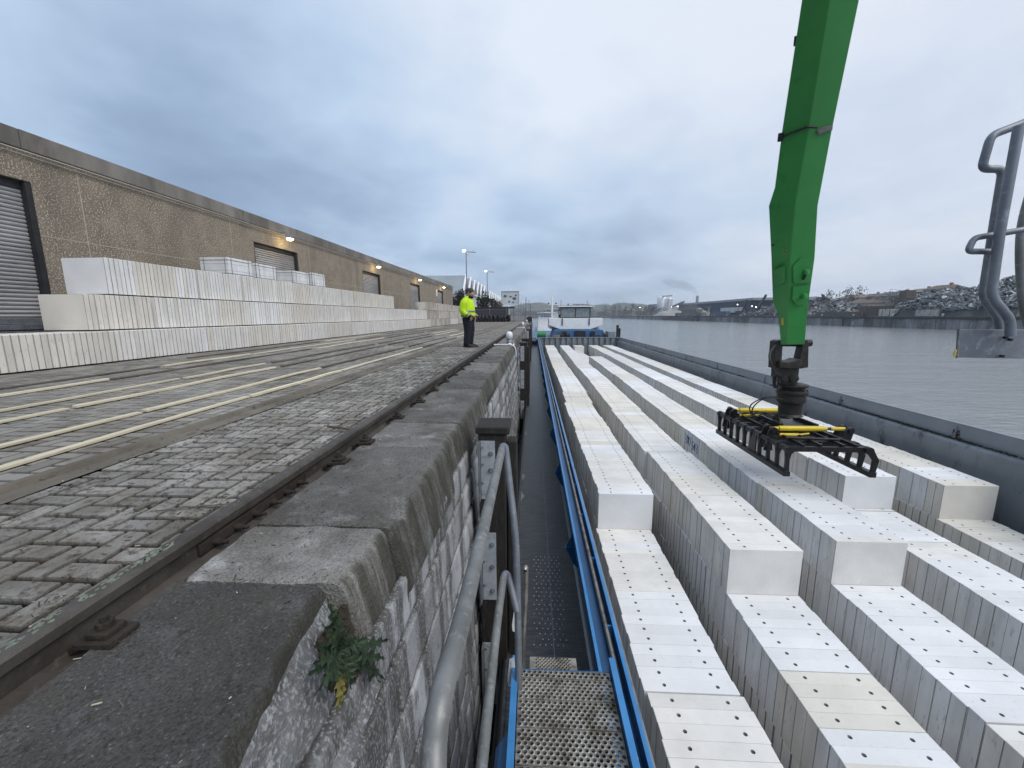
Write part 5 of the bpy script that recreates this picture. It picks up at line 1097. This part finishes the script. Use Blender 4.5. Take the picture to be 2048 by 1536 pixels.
# lamp masts
gl_ = 'tall lamp masts on the quay'
for i, (x, y) in enumerate([(-9.0, 56), (-9.0, 81)]):
    t = thing('lamp_mast', ['nearer', 'farther'][i] + ' tall slender grey lamp mast above the sheds', 'lamp mast', (x, y, QZ), gl_)
    b = MB(); b.tube([(x, y, QZ), (x, y, 8.5)], [.10, .055], 8); b.build('pole', MT['galvdark'], t); b = MB(); b.bar((x - .15, y, 8.42), (x + 1.35, y, 8.28), .08, .08); b.tube([(x + .9, y, 8.34), (x + 1.0, y, 8.6)], .03, 6); b.build('crossarm', MT['galvdark'], t)
    for dx in (-.25, .25):
        b = MB(); b.box(x + dx - .18, x + dx + .18, y - .2, y + .1, 8.42 if dx < 0 else 8.05, 8.60 if dx < 0 else 8.22); b.build('floodlight', MT['floodglow'] if dx < 0 else MT['whitepaint'], t)
# leafy things
def foliage(name, label, cat, x, y, z, rx, ry, rz, n, leafm, group=None, trunk=True, seed=0, size=.35):
    r = random.Random(seed); t = thing(name, label, cat, (x, y, z), group); b = MB()
    cl_ = [(r.gauss(0, .45), r.gauss(0, .45), r.uniform(.25, .95), r.uniform(.25, .5)) for _ in range(12)]
    for i in range(n):
        cxx, cyy, czz, cr = r.choice(cl_)
        while True:
            v = Vector((r.uniform(-1, 1), r.uniform(-1, 1), r.uniform(-1, 1)))
            if v.length < 1: break
        p = Vector((x + rx * (cxx + v.x * cr), y + ry * (cyy + v.y * cr), z + rz * max(.03, czz + v.z * cr * .7))); a = Vector((r.gauss(0, 1), r.gauss(0, 1), r.gauss(0, 1))).normalized(); c_ = a.orthogonal().normalized(); s = size * r.uniform(.4, 1)
        b.add([p - c_ * s, p + a.cross(c_) * s * .6, p + c_ * s, p - a.cross(c_) * s * .6], [(0, 1, 2, 3)])
    b.build('crown', leafm, t)
    if trunk:
        b = MB(); b.tube([(x, y, z - .1), (x + .1 * rx, y, z + rz * .45), (x, y, z + rz * .8)], [rx * .09, rx * .06, .03], 6)
        for k in range(5): a = k * 1.3; b.tube([(x, y, z + rz * .35), (x + rx * .5 * math.cos(a), y + ry * .5 * math.sin(a), z + rz * .7)], [rx * .04, .02], 5)
        b.build('trunk', MT['bark'], t)
    return t
foliage('bush', 'dark bush at the far end of the warehouse left of the person', 'bush', -12.3, 70, QZ, 1.7, 1.5, 4.6, 1500, MT['crown'], None, True, 3, .3)
foliage('bush', 'dark shrub mixed with scrap behind the fence, right of the person', 'bush', -8.7, 72, QZ, 1.2, 1.2, 4.2, 900, MT['crown'], None, True, 5, .3)
foliage('bush', 'low grey-brown shrub behind the fence beside the white sheds', 'bush', -6.9, 74, QZ, 1.3, 1.2, 3.4, 600, MT['crown2'], None, True, 6, .3)
# steel frame and conveyor head behind the person
b = MB()
for x in (-9.6, -8.4, -7.2, -6.6): b.box(x, x + .22, 70.4, 70.6, QZ, 2.6)
b.box(-9.8, -6.6, 70.3, 70.7, 2.6, 2.85); b.bar((-9.6, 70.5, 2.9), (-6.4, 70.5, 2.2), .3, .3); tag(b.build('steel_frame', MT['blackwood']), 'dark steel frame with a sloping beam standing behind the fence', 'frame')
b = MB(); b.box(-7.4, -5.2, 84, 90, QZ, 2.0); b.box(-7.2, -5.4, 83.96, 83.995, .2, 1.4); tag(b.build('site_cabin', MT['cladding']), 'pale flat-roofed cabin behind the fence in front of the sheds', 'cabin')
# fence across the quay and the line of black tyres
fc = thing('fence', 'tall metal bar fence crossing the quay behind the row of black tyres', 'fence', (-6.5, 64.6, QZ))
b = MB(); x = -12.3
while x < -1.3: b.box(x, x + .035, 64.6, 64.64, QZ + .05, 1.05); x += .16
b.box(-12.3, -1.3, 64.56, 64.598, .98, 1.04); b.box(-12.3, -1.3, 64.56, 64.598, QZ + .15, QZ + .21); b.build('bars', MT['galvdark'], fc)
b = MB()
for x in (-12.3, -9.5, -6.9, -4.3, -3.1, -1.35): b.box(x, x + .09, 64.5, 64.56, QZ, 1.15)
b.build('post', MT['galv'], fc)
b = MB(); b.box(-12.4, -4.05, 65.0, 67.4, QZ, 1.15); b.box(-12.5, -3.0, 64.9, 67.5, 1.152, 1.35); tag(b.build('dark_container', MT['dark']), 'long dark container row behind the metal fence', 'container')
gt = 'big black tyres lying in a row before the fence'
tyr0 = None
for i in range(11):
    x = -9.4 + i * .56
    if tyr0 is None:
        b = MB(); rs = []
        for k in range(7): zz = QZ + .02 + k * .035; q = math.sin(k / 6 * math.pi); rs.append((x, 63.7, zz, .46 + .08 * q, .46 + .08 * q))
        vs = []; n = 22; fs = []
        ang = 24
        # torus standing on its tread, leaning
        for a in range(ang):
            A = 2 * math.pi * a / ang
            for c_ in range(10):
                B = 2 * math.pi * c_ / 10; rr = .40 + .155 * math.cos(B) * (1 + .06 * (a % 2)); vs.append((x + .15 * math.sin(B) * 1.1, 63.7 + rr * math.cos(A), QZ + .55 + rr * math.sin(A)))
        for a in range(ang):
            for c_ in range(10): fs.append((a * 10 + c_, a * 10 + (c_ + 1) % 10, ((a + 1) % ang) * 10 + (c_ + 1) % 10, ((a + 1) % ang) * 10 + c_))
        b.add([(p[0] - x, p[1] - 63.7, p[2] - QZ) for p in vs], fs, 0, True); tyr0 = b.build('tyre', MT['rubber']); o = tyr0
    else: o = tyr0.copy(); col.objects.link(o)
    o.location = (x, 63.7 + rnd.uniform(-.1, .1), QZ); o.rotation_euler = (0, rnd.uniform(-.2, .2), rnd.uniform(-.5, .5))
    tag(o, 'black tyre, %s from the left in the row before the fence' % GN[i + 1], 'tyre', gt)
b = MB(); b.tube([(-13.4, 63.2, QZ + .25), (-9.9, 63.2, QZ + .25)], .22, 10); b.tube([(-13.4, 63.6, QZ + .62), (-10.0, 63.6, QZ + .62)], .18, 10); tag(b.build('black_pipe', MT['rubber']), 'two black pipes lying left of the tyres by the end of the block stack', 'pipes')
# billboard with pale abstract picture
bb = thing('billboard', 'large pale billboard with dark abstract shapes standing beyond the fence', 'billboard', (-7.5, 130, QZ))
b = MB(); b.box(-9.95, -4.7, 130, 130.2, 3.4, 7.3); b.build('panel', MT['cladding'], bb, .02)
b = MB(); b.box(-10.1, -4.55, 129.9, 130.3, 7.3, 7.5); b.box(-10.1, -9.97, 129.9, 130.3, QZ, 7.3); b.box(-4.68, -4.55, 129.9, 130.3, QZ, 7.3); b.build('frame', MT['galv'], bb)
MT['ink'] = mat('billboard_ink', (.07, .10, .16), rough=.6)
for (x, z, rx, rz) in ((-8.9, 6.0, .55, .5), (-7.2, 5.8, .5, .3), (-6.0, 5.2, .7, .55), (-5.5, 6.2, .35, .4), (-7.6, 4.3, .5, .3), (-6.4, 4.1, .4, .35)):
    n = 12; b = MB(); p = [(x + rx * math.cos(6.283 * i / n) * rnd.uniform(.7, 1.1), 129.99, z + rz * math.sin(6.283 * i / n) * rnd.uniform(.7, 1.1)) for i in range(n)]; b.add(p, [tuple(range(n))]); b.build('printed_shape', MT['ink'], bb)
# quay clutter right of the fence, moored ships beyond the stern
b = MB()
for i in range(7): x = rnd.uniform(-3, -1.2); y = 80 + i * 9; b.tube([(x, y, QZ), (x, y, rnd.uniform(1.5, 3.5))], .06, 6)
def ship(name, label, x0, x1, y0, z0, c1, c2, zt):
    t = thing(name, label, 'boat', ((x0 + x1) / 2, y0, WZ)); b = MB(); b.hexa([(x0 + .4, y0, WZ - .3), (x1 - .4, y0, WZ - .3), (x1 - .4, y0 + 30, WZ - .3), (x0 + .4, y0 + 30, WZ - .3)], [(x0, y0 - .6, z0), (x1, y0 - .6, z0), (x1, y0 + 30, z0), (x0, y0 + 30, z0)]); b.build('hull', c1, t)
    b = MB(); b.hexa([(x0 + .5, y0 + 2, z0), (x1 - .5, y0 + 2, z0), (x1 - .5, y0 + 8, z0), (x0 + .5, y0 + 8, z0)], [(x0 + .8, y0 + 2.5, zt), (x1 - .8, y0 + 2.5, zt), (x1 - .8, y0 + 8, zt), (x0 + .8, y0 + 8, zt)]); k = b.build('cabin', c2, t, .05)
    b = MB(); n = 4
    for i in range(n): xa = x0 + 1.1 + (x1 - x0 - 2.2) * i / n; b.box(xa + .06, xa + (x1 - x0 - 2.2) / n - .06, y0 + 2.1 + .3, y0 + 2.25 + .3, z0 + (zt - z0) * .45, z0 + (zt - z0) * .85)
    b.build('window', MT['glass'], k); b = MB(); b.box(x0 + .5, x1 - .5, y0 + 1.8, y0 + 8.4, zt + .003, zt + .12); b.build('roof', MT['whitepaint'], k); return t
ship('moored_boat', 'white moored boat with blue stern seen left of the wheelhouse', .2, 4.6, 76, -2.9, MT['blue'], MT['whitepaint'], .4)
ship('moored_boat', 'pale moored boat farther back beyond the barge stern', 2.6, 8.0, 110, -2.2, MT['galvdark'], MT['cladding'], 1.6)
ship('moored_boat', 'grey moored boat hidden mostly behind the white wheelhouse', 9.6, 15.5, 118, -2.6, MT['galvdark'], MT['cladding'], .5)
gq2 = 'thin masts of boats moored beyond the stern'
for i, (u, y, v) in enumerate([(1042, 120, 604), (1052, 100, 596), (1058, 140, 600), (1061, 90, 608), (1047, 150, 607)]):
    p = at(u, v, y=y); b = MB(); b.tube([(p.x, y, -3), (p.x, y, p.z)], .09, 6); b.bar((p.x - .7, y, p.z * .7), (p.x + .7, y, p.z * .7), .06, .06); tag(b.build('mast', MT['galvdark']), 'thin grey mast above the quay edge, %s from the left' % GN[sorted([1042, 1052, 1058, 1061, 1047]).index(u) + 1], 'mast', gq2)
b = MB(); 
for i in range(40):
    y = 56 + rnd.random() * 30; x = rnd.uniform(-1.1, -.3); s = rnd.uniform(.1, .4); b.obox((x, y, QZ + s), (s * .3, 0, s * .2), (0, s * .3, 0), (0, 0, s))
tag(b.build('quay_fittings', MT['dark']), 'dark ladders and fittings crowding the quay edge beyond the third mooring post', 'fittings', kind='stuff')
# ================================================================ FAR BANK
fw = thing('far_quay_wall', 'stained concrete quay wall along the opposite bank under the scrap heaps', 'quay wall', (120, 200, WZ))
b = MB(); y = -60
while y < 760:
    L = rnd.uniform(2.5, 5); b.t = rnd.uniform(.1, 1); b.box(119.9 + rnd.uniform(0, .25), 121, y, y + L - .12, WZ - 1, -1.25); y += L
MT['farwall'] = mat('far_wall_concrete', (.21, .21, .21), (.09, .092, .098), .35, (.30, .30, .29), .9, rough=.9, tone=.55, stretch=(1, 1, .4)); b.build('panels', MT['farwall'], fw)
b = MB(); b.box(119.7, 121.4, -60, 760, -1.248, -.80); b.build('coping', MT['farwall'], fw); b = MB(); b.box(119.5, 119.7, -60, 760, -1.6, -1.2); b.build('fender_beam', MT['dark'], fw)
b = MB()
for i in range(30): y = 60 + i * 17; b.rings([(120.2, y, -.8, .22, .22), (120.2, y, -.3, .16, .16), (120.2, y, -.2, .3, .3), (120.2, y, -.1, .2, .2)], 8)
b.build('bollard', MT['whitepaint'], fw)
# land closing the canal beyond the bend, with its own bank
fb = thing('far_quay_wall', 'low bank wall closing the canal at the bend beyond the silos', 'quay wall', (30, 765, WZ)); b = MB(); b.box(-60, 125, 762, 766, WZ - 1, -1.2); b.build('panels', MT['farwall'], fb)
sheet('far_ground', (-.6, 125), (764, 2400), -1.15, MT['farland'])
def heap(name, label, cat, x, y, rx, ry, h, seed, m, ms, n, smin, smax, flat=.15, base=-.85, pw=.75):
    r = random.Random(seed); t = thing(name, label, cat, (x, y, base)); b = MB(); nx, ny = 36, 18; vs = []; fs = []
    def hh(u, v):
        d = math.hypot(u, v) ** 1.0; e = max(0, 1 - d) ** pw; return h * e * (.8 + .45 * noise.noise(Vector((u * 2.1 + seed, v * 2.1, seed))) + .12 * noise.noise(Vector((u * 9, v * 9, seed))))
    for j in range(ny + 1):
        for i in range(nx + 1): u, v = i / nx * 2 - 1, j / ny * 2 - 1; vs.append((x + rx * v, y + ry * u, base + hh(u, v)))
    for j in range(ny):
        for i in range(nx): a = j * (nx + 1) + i; fs.append((a, a + 1, a + nx + 2, a + nx + 1))
    b.add(vs, fs); b.build('core', m, t)
    if n:
        bs = [MB() for _ in ms]
        for i in range(n):
            u, v = r.uniform(-1, 1), -1 + 1.35 * r.random() ** 1.5
            if math.hypot(u, v) > .98: continue
            s = r.uniform(smin, smax); a = Vector((r.gauss(0, 1), r.gauss(0, 1), r.gauss(0, .5))).normalized(); c_ = a.cross(Vector((r.gauss(0, 1), r.gauss(0, 1), 1))).normalized(); e = a.cross(c_)
            r.choice(bs).obox((x + rx * v, y + ry * u, base + hh(u, v) + s * .1), a * s, c_ * s * r.uniform(.1, .6), e * s * r.uniform(.03, flat))
        for bb_, mm in zip(bs, ms): o = bb_.build('scrap', mm, t); o['kind'] = 'stuff'
    return t
S1, S2, S3 = mat('scrap_grey', (.22, .23, .24), (.15, .16, .17), .8, rough=.6, metal=.3), mat('scrap_dark', (.035, .04, .045), (.05, .05, .05), .8, rough=.7), mat('scrap_bright', (.36, .38, .40), (.22, .24, .25), .9, rough=.5, metal=.3)
def hb(u, x): return 815.0 * x / (u - 1067.0)
heap('scrap_heap', 'largest jagged heap of grey scrap metal on the far bank at the right', 'scrap heap', 144, 138, 20, 27, 11.5, 2.2, S2, [S1, S3, S1, S2, S3], 9500, .3, 1.2, pw=.38)
heap('scrap_heap', 'long low grey scrap heap on the far bank just right of the green arm', 'scrap heap', 140, 208, 15, 32, 8.5, 4.4, S2, [S1, S2, S1], 2300, .4, 1.5)
heap('scrap_heap', 'pale scrap heap on the far bank behind the bent tube railing', 'scrap heap', 137, 106, 10, 14, 5.5, 7.4, S2, [S3, S1, S1], 1200, .3, .9)
heap('scrap_heap', 'grey scrap heap on the far bank left of the green arm', 'scrap heap', 143, 247, 15, 34, 8.5, 9.1, S2, [S1, S2, S1], 1800, .4, 1.6)
heap('coal_heap', 'black heap of fine material on the far bank beside the large scrap heap', 'heap', 133, 150, 9, 12, 7.8, 5.2, mat('black_fines', (.015, .015, .017), rough=.95), [S2], 200, .2, .6)
heap('gravel_heap', 'pale gravel heap at the foot of the silos', 'gravel heap', 142, 425, 15, 52, 9, 3.2, mat('pale_gravel', (.36, .34, .31), (.28, .265, .24), .3, rough=.95), [], 0, 1, 1)
heap('gravel_heap', 'small pale gravel heap right of the silos under the conveyor', 'gravel heap', 138, 352, 10, 22, 7, 6.1, mat('gravel_tan', (.30, .28, .25), (.22, .20, .18), .3, rough=.95), [], 0, 1, 1)
def blk(name, label, cat, x0, x1, y0, y1, z1, m, z0=-.86, bev=0, group=None):
    b = MB(); b.box(x0, x1, y0, y1, z0, z1); return tag(b.build(name, m, None, bev), label, cat, group)
MT['rustwall'] = mat('bunker_wall', (.12, .098, .082), (.07, .06, .052), .5, (.17, .15, .13), 1.2, rough=.9, stretch=(1, 1, .3))
blk('bunker_wall', 'tall brown bunker wall behind the white skip on the far bank', 'bunker wall', 131, 132, 150, 158, 5.6, MT['rustwall']); blk('bunker_wall', 'lower brown bunker wall left of the tall one on the far bank', 'bunker wall', 128, 129, 155, 170, 2.9, MT['rustwall']); blk('bunker_wall', 'long low bunker wall right of the green arm on the far bank', 'bunker wall', 126, 127, 166, 192, .9, MT['rustwall'])
b = MB(); b.box(131, 134, 153.5, 156.5, 5.6, 8.2); b.box(130.9, 130.99, 152.8, 155, 3.0, 4.4); tag(b.build('hopper_tower', MT['rustwall']), 'square brown tower rising from the bunker walls on the far bank', 'tower')
for i, (u0, u1, z1, lb) in enumerate([(1717, 1744, 1.65, 'white rust-stained skip below the brown tower on the far bank'), (1783, 1824, 1.25, 'white ribbed container on the far bank at the foot of the scrap heap')]):
    ya, yb = hb(u1, 124), hb(u0, 124); t = thing('skip', lb, 'skip', (124, ya, -.86)); b = MB(); b.box(124, 126.4, ya, yb, -.80, z1); b.build('body', mat('stained_white_skip', (.50, .48, .43), (.40, .37, .32), .8, (.14, .09, .06), 1.2, lo3=.55, hi3=.62, rough=.7), t, .04)
    n = 7 if i else 2
    for k in range(n): yy_ = ya + (yb - ya) * (k + .5) / n; b = MB(); b.box(123.88, 123.99, yy_ - .06, yy_ + .06, -.7, z1 - .1); b.build('rib', MT['rustwall'] if i == 0 else MT['cladding'], t)
# long shed with dark front
ls = thing('long_shed', 'long low shed with blue-black open front on the far bank', 'shed', (150, 310, -.86))
ya, yb = hb(1482, 150), hb(1383, 150); ye = hb(1345, 150)
b = MB(); b.box(150.0, 190, ya, yb, -.86, 9.6); b.build('front', mat('shed_blue', (.012, .025, .055), (.02, .035, .07), .1, rough=.7), ls); b = MB(); b.hexa([(149, ya - 4, 9.6), (192, ya - 4, 9.6), (192, ye, 9.6), (149, ye, 9.6)], [(149, ya - 4, 11.2), (192, ya - 4, 11.6), (192, ye, 11.6), (149, ye, 11.2)]); b.build('roof', MT['roofgrey'], ls); b = MB(); b.box(150.5, 190, yb + .1, ye - 1, -.86, 9.59); b.build('side_wall', mat('shed_tan', (.20, .19, .175), rough=.8), ls)
b = MB(); b.box(148, 149.9, hb(1468, 149), hb(1428, 149), 1.5, 5.2); tag(b.build('container_stack', MT['cladding']), 'pale containers standing before the dark shed front on the far bank', 'containers')
b = MB(); b.box(127, 129.5, hb(1436, 127), hb(1412, 127), -.86, 2.2); b.box(127, 129.5, hb(1408, 127), hb(1404, 127), -.86, 1.4); tag(b.build('blue_containers', mat('dull_blue', (.05, .09, .15), (.035, .06, .10), .4, rough=.7)), 'dull blue containers on the far quay below the dark shed', 'containers')
b = MB(); y_ = hb(1403, 126)
for dx in (-1.2, 1.2): b.bar((126, y_ + dx * 2, -.8), (126, y_, 5.5), .4, .4)
b.bar((126, y_ - 4, 5.5), (126, y_ + 5, 5.2), .4, .4); tag(b.build('small_crane', mat('pale_green', (.16, .26, .17), rough=.6)), 'small pale green trestle crane on the far quay', 'crane')
# silos
sg = thing('silo_plant', 'white concrete plant with two tall silos and sloping conveyors on the far bank', 'silo plant', (150, 490, -.86))
for (u, w_, z1) in ((1314, 5.2, 21.5), (1326.5, 4.2, 19.0)):
    y_ = hb(u, 150); b = MB(); b.rings([(150, y_, 5.5, w_, w_), (150, y_, z1 - 1.5, w_, w_), (150, y_, z1, w_ * .5, w_ * .5)], 20); b.build('silo', MT['whitepaint'], sg)
b = MB(); b.box(145, 152, hb(1323, 148), hb(1311, 148), -.8, 8.5); b.box(149, 151, hb(1309.5, 150), hb(1307.5, 150), -.8, 20.5); b.box(148, 152, hb(1331, 150), hb(1327, 150), 4, 17); b.build('plant_block', MT['cladding'], sg)
b = MB(); b.bar((140, hb(1270, 140), 1.5), (146, hb(1308, 146), 9.5), 1.6, 1.6); b.bar((140, hb(1292, 140), 2), (146, hb(1316, 146), 8), 1.2, 1.2); b.bar((147, hb(1331, 147), 8), (147, hb(1356, 147), 12.5), 1.6, 1.6); b.bar((150, hb(1310, 150), 21.5), (150, hb(1332, 150), 20.5), 1.2, 1.0); b.build('conveyor', MT['galvdark'], sg)
b = MB(); b.box(170, 190, hb(1309, 175), hb(1294, 175), 8, 15); tag(b.build('office_block', MT['galvdark']), 'grey-blue block building behind the silos', 'building')
b = MB(); b.box(126, 130, hb(1394, 128), hb(1345, 128), -.86, 1.6); b.box(131, 136, hb(1380, 131), hb(1352, 131), -.86, 4.4); tag(b.build('yard_buildings', mat('yard_grey', (.16, .16, .155), (.08, .08, .08), .25, rough=.9)), 'cluttered low grey yard buildings between silos and dark shed', 'buildings')
b = MB(); b.box(117.0, 119.4, hb(1382, 118), hb(1318, 118), WZ - .5, -2.2); b.box(117.4, 119, hb(1382, 118) + 4, hb(1382, 118) + 16, -2.2, -.6); tag(b.build('moored_barge', S2), 'dark barge moored at the far quay below the silos', 'barge')
# chimney and its smoke
ch = thing('chimney', 'slim grey factory chimney with a smoke plume far behind the long shed', 'chimney', (500, 1242, 0)); p = at(1395, 592, y=1242)
b = MB(); b.tube([(p.x, 1242, -1), (p.x, 1242, p.z)], [5.2, 3.6], 14); b.build('stack', mat('chimney_blue', (.13, .17, .22), rough=.8), ch)
sm = bpy.data.materials.new('smoke'); sm.use_nodes = True; t = sm.node_tree; t.nodes.clear(); pv = N(t, 'ShaderNodeVolumePrincipled'); setin(pv, Density=.016); pv.inputs['Color'].default_value = (.42, .46, .52, 1); oo = N(t, 'ShaderNodeOutputMaterial'); t.links.new(pv.outputs[0], oo.inputs['Volume'])
pts = [(1395, 591, 4), (1392, 585, 6), (1384, 578, 9), (1374, 573, 12), (1358, 569, 13), (1342, 566, 11), (1325, 562, 6)]
b = MB(); b.tube(smooth_path([at(u, v, y=1240) for u, v, r_ in pts], 5), [pts[min(i // 5, 6)][2] + (pts[min(i // 5 + 1, 6)][2] - pts[min(i // 5, 6)][2]) * (i % 5) / 5 + 1.3 * math.sin(i * 1.7) for i in range(31)], 14)
tag(b.build('smoke', sm), 'faint grey smoke plume drifting left from the far chimney', 'smoke', kind='stuff')
# yard excavator and floodlights
ex = thing('scrap_crane', 'dark blue scrap crane with raised boom on the far bank left of the green arm', 'crane', (134, 262, -.86)); q = at(1508, 592, x=134)
b = MB(); y2 = hb(1495, 134); y1 = hb(1508, 134); b.bar((134, y2, 2), (134, (y1 * .4 + y2 * .6), q.z * .65), 1.0, 1.3); b.bar((134, (y1 * .4 + y2 * .6), q.z * .6), (134, y1, q.z), .9, 1.1); b.build('boom', mat('crane_navy', (.03, .055, .10), rough=.5), ex); b = MB(); b.box(132, 136, y2 - 3, y2 + 6, -.8, 2.6); b.box(132.5, 135, y2 - 1, y2 + 2, 2.6, 4.8); b.build('cab', mat('crane_navy2', (.03, .045, .07), rough=.5), ex)
b = MB(); y3 = hb(1466, 136); b.bar((136, y3, 1), (136, y3 - 5, 9), .8, .9); b.bar((136, y3 - 5, 9), (136, y3 + 5, 5), .6, .6); b.box(134.5, 137.5, y3 - 1, y3 + 6, -.8, 2.4); tag(b.build('excavator', S2), 'dark excavator with folded arm in front of the long shed', 'excavator')
gfl = 'lit floodlights on the far bank'
for i, (u, v, x, s) in enumerate([(1475, 609, 133, .5), (1504, 612, 131, .35), (1512, 614, 131, .45), (1356, 613, 140, .6), (1343, 614, 140, .5), (1280, 615, 150, .8)]):
    p = at(u, v, x=x); t = thing('floodlight', 'bright lit floodlight on the far bank, %s from the left' % GN[sorted([1475, 1504, 1512, 1356, 1343, 1280]).index(u) + 1], 'floodlight', (p.x, p.y, -.86), gfl)
    b = MB(); b.tube([(p.x + .6, p.y, -.86), (p.x + .6, p.y, p.z)], .12, 6); b.build('pole', MT['dark'], t); b = MB(); b.rings([(p.x, p.y, p.z - s * .5, s * .3, s * .3), (p.x, p.y, p.z, s * .55, s * .55), (p.x, p.y, p.z + s * .5, s * .3, s * .3)], 12); b.build('lamp_head', MT['floodglow'], t)
# houses on the slope
gh = 'houses on the hill across the canal'
RF = [mat('roof_brown', (.15, .115, .09), (.11, .085, .07), .2, rough=.9), mat('roof_slate', (.12, .12, .125), (.09, .09, .095), .2, rough=.9), mat('roof_tan', (.22, .18, .145), (.17, .14, .11), .2, rough=.9)]; WL = [mat('house_wall', (.30, .27, .24), (.24, .21, .18), .1, rough=.9), mat('house_brick', (.19, .145, .12), rough=.9)]
hs = [(1540, 601, 1570, 250), (1572, 598, 1592, 262), (1640, 593, 1672, 232), (1678, 591, 1702, 240), (1705, 588, 1752, 225), (1758, 582, 1790, 222), (1790, 576, 1828, 214), (1830, 584, 1850, 230), (1896, 566, 1945, 205), (2015, 573, 2060, 205), (1526, 592, 1546, 270), (1500, 600, 1524, 280), (1655, 602, 1690, 205), (1600, 603, 1625, 280), (1440, 605, 1462, 330), (1962, 585, 1990, 240)]
su = sorted([h_[0] for h_ in hs])
for i, (u0, v, u1, x) in enumerate(hs):
    a_, c_ = hb(u1, x), hb(u0, x); zt_ = at(u0, v, x=x).z; th = thing('house', '%s house from the left on the hill across the canal' % GN[su.index(u0) + 1], 'house', (x, a_, 0), gh); wd = 12; rh = max(2.2, (c_ - a_) * .14)
    b = MB(); b.box(x, x + wd, a_, c_, -1, zt_ - rh); w_ = b.build('wall', WL[i % 2], th); b = MB(); b.hexa([(x - .6, a_ - .6, zt_ - rh + .01), (x + wd + .6, a_ - .6, zt_ - rh + .01), (x + wd + .6, c_ + .6, zt_ - rh + .01), (x - .6, c_ + .6, zt_ - rh + .01)], [(x + wd * .45, a_ + 1.2, zt_), (x + wd * .55, a_ + 1.2, zt_), (x + wd * .55, c_ - 1.2, zt_), (x + wd * .45, c_ - 1.2, zt_)]); rf = b.build('roof', RF[i % 3], th)
    b = MB(); b.box(x + 5, x + 6, a_ + 2, a_ + 3.2, zt_ - 1.5, zt_ + 1.0); b.build('chimney', WL[1], rf)
    n = max(2, int((c_ - a_) / 4)); b = MB()
    for k in range(n): yy_ = a_ + (c_ - a_) * (k + .5) / n; b.box(x - .04, x - .002, yy_ - .6, yy_ + .6, zt_ - rh - 2.4, zt_ - rh - .8)
    b.build('window', MT['glass'], w_)
# hillside ground under the houses is the hill; trees along the bend and on the slope
gtr = 'grey bare trees along the far bank'; r2 = random.Random(11); us = [1150, 1172, 1206, 1222, 1232, 1244, 1256, 1268, 1282, 1296, 1420, 1452, 1536, 1628, 1668, 1745, 1850, 1998]
for i, u in enumerate(us):
    x = r2.uniform(126, 150) if u < 1300 else r2.uniform(190, 240); y = hb(u, x)
    if y > 1100: y = 840; x = (u - 1067) * y / 815
    h_ = (631 - {1: 612, 0: 597}[0 if u > 1500 else 1]) * y / 815 * r2.uniform(.85, 1.25); h_ = max(6, min(22, h_))
    foliage('tree', 'grey tree, %s from the left along the far bank' % GN[i + 1], 'tree', x, y, -.9 + (0 if u < 1400 else 3), h_ * .45, h_ * .45, h_, 420, MT['crown2'], gtr, True, 20 + i, h_ * .05)
# town massed beyond the bend
b = MB(); b2 = MB(); r3 = random.Random(5)
for i in range(260):
    x = r3.uniform(-60, 260); y = r3.uniform(770, 1100); w_ = r3.uniform(5, 12); h_ = r3.uniform(3, 8) + max(0, (y - 820) * .03); (b if i % 2 else b2).box(x, x + w_, y, y + w_, -1.1, h_)
tag(b.build('town', mat('town_grey', (.20, .20, .20), (.10, .10, .10), .05, (.34, .33, .31), .1, rough=.9)), 'grey mass of low far-off town buildings beyond the canal bend', 'town', kind='stuff'); tag(b2.build('town', mat('town_brown', (.12, .105, .095), (.075, .07, .065), .05, rough=.9)), 'brown mass of low far-off roofs beyond the canal bend', 'town', kind='stuff')
# ---------------------------------------------------------------- haze
hz_ = bpy.data.materials.new('haze'); hz_.use_nodes = True; t = hz_.node_tree; t.nodes.clear(); pv = N(t, 'ShaderNodeVolumePrincipled'); setin(pv, Density=.00032, Anisotropy=0.0); pv.inputs['Color'].default_value = (.80, .87, .96, 1); oo = N(t, 'ShaderNodeOutputMaterial'); t.links.new(pv.outputs[0], oo.inputs['Volume'])
USE_HAZE = True
if USE_HAZE: b = MB(); b.box(-700, 1100, -80, 2600, WZ - 4, 95); tag(b.build('haze', hz_), 'thin pale haze over canal and far bank', 'haze', kind='stuff')
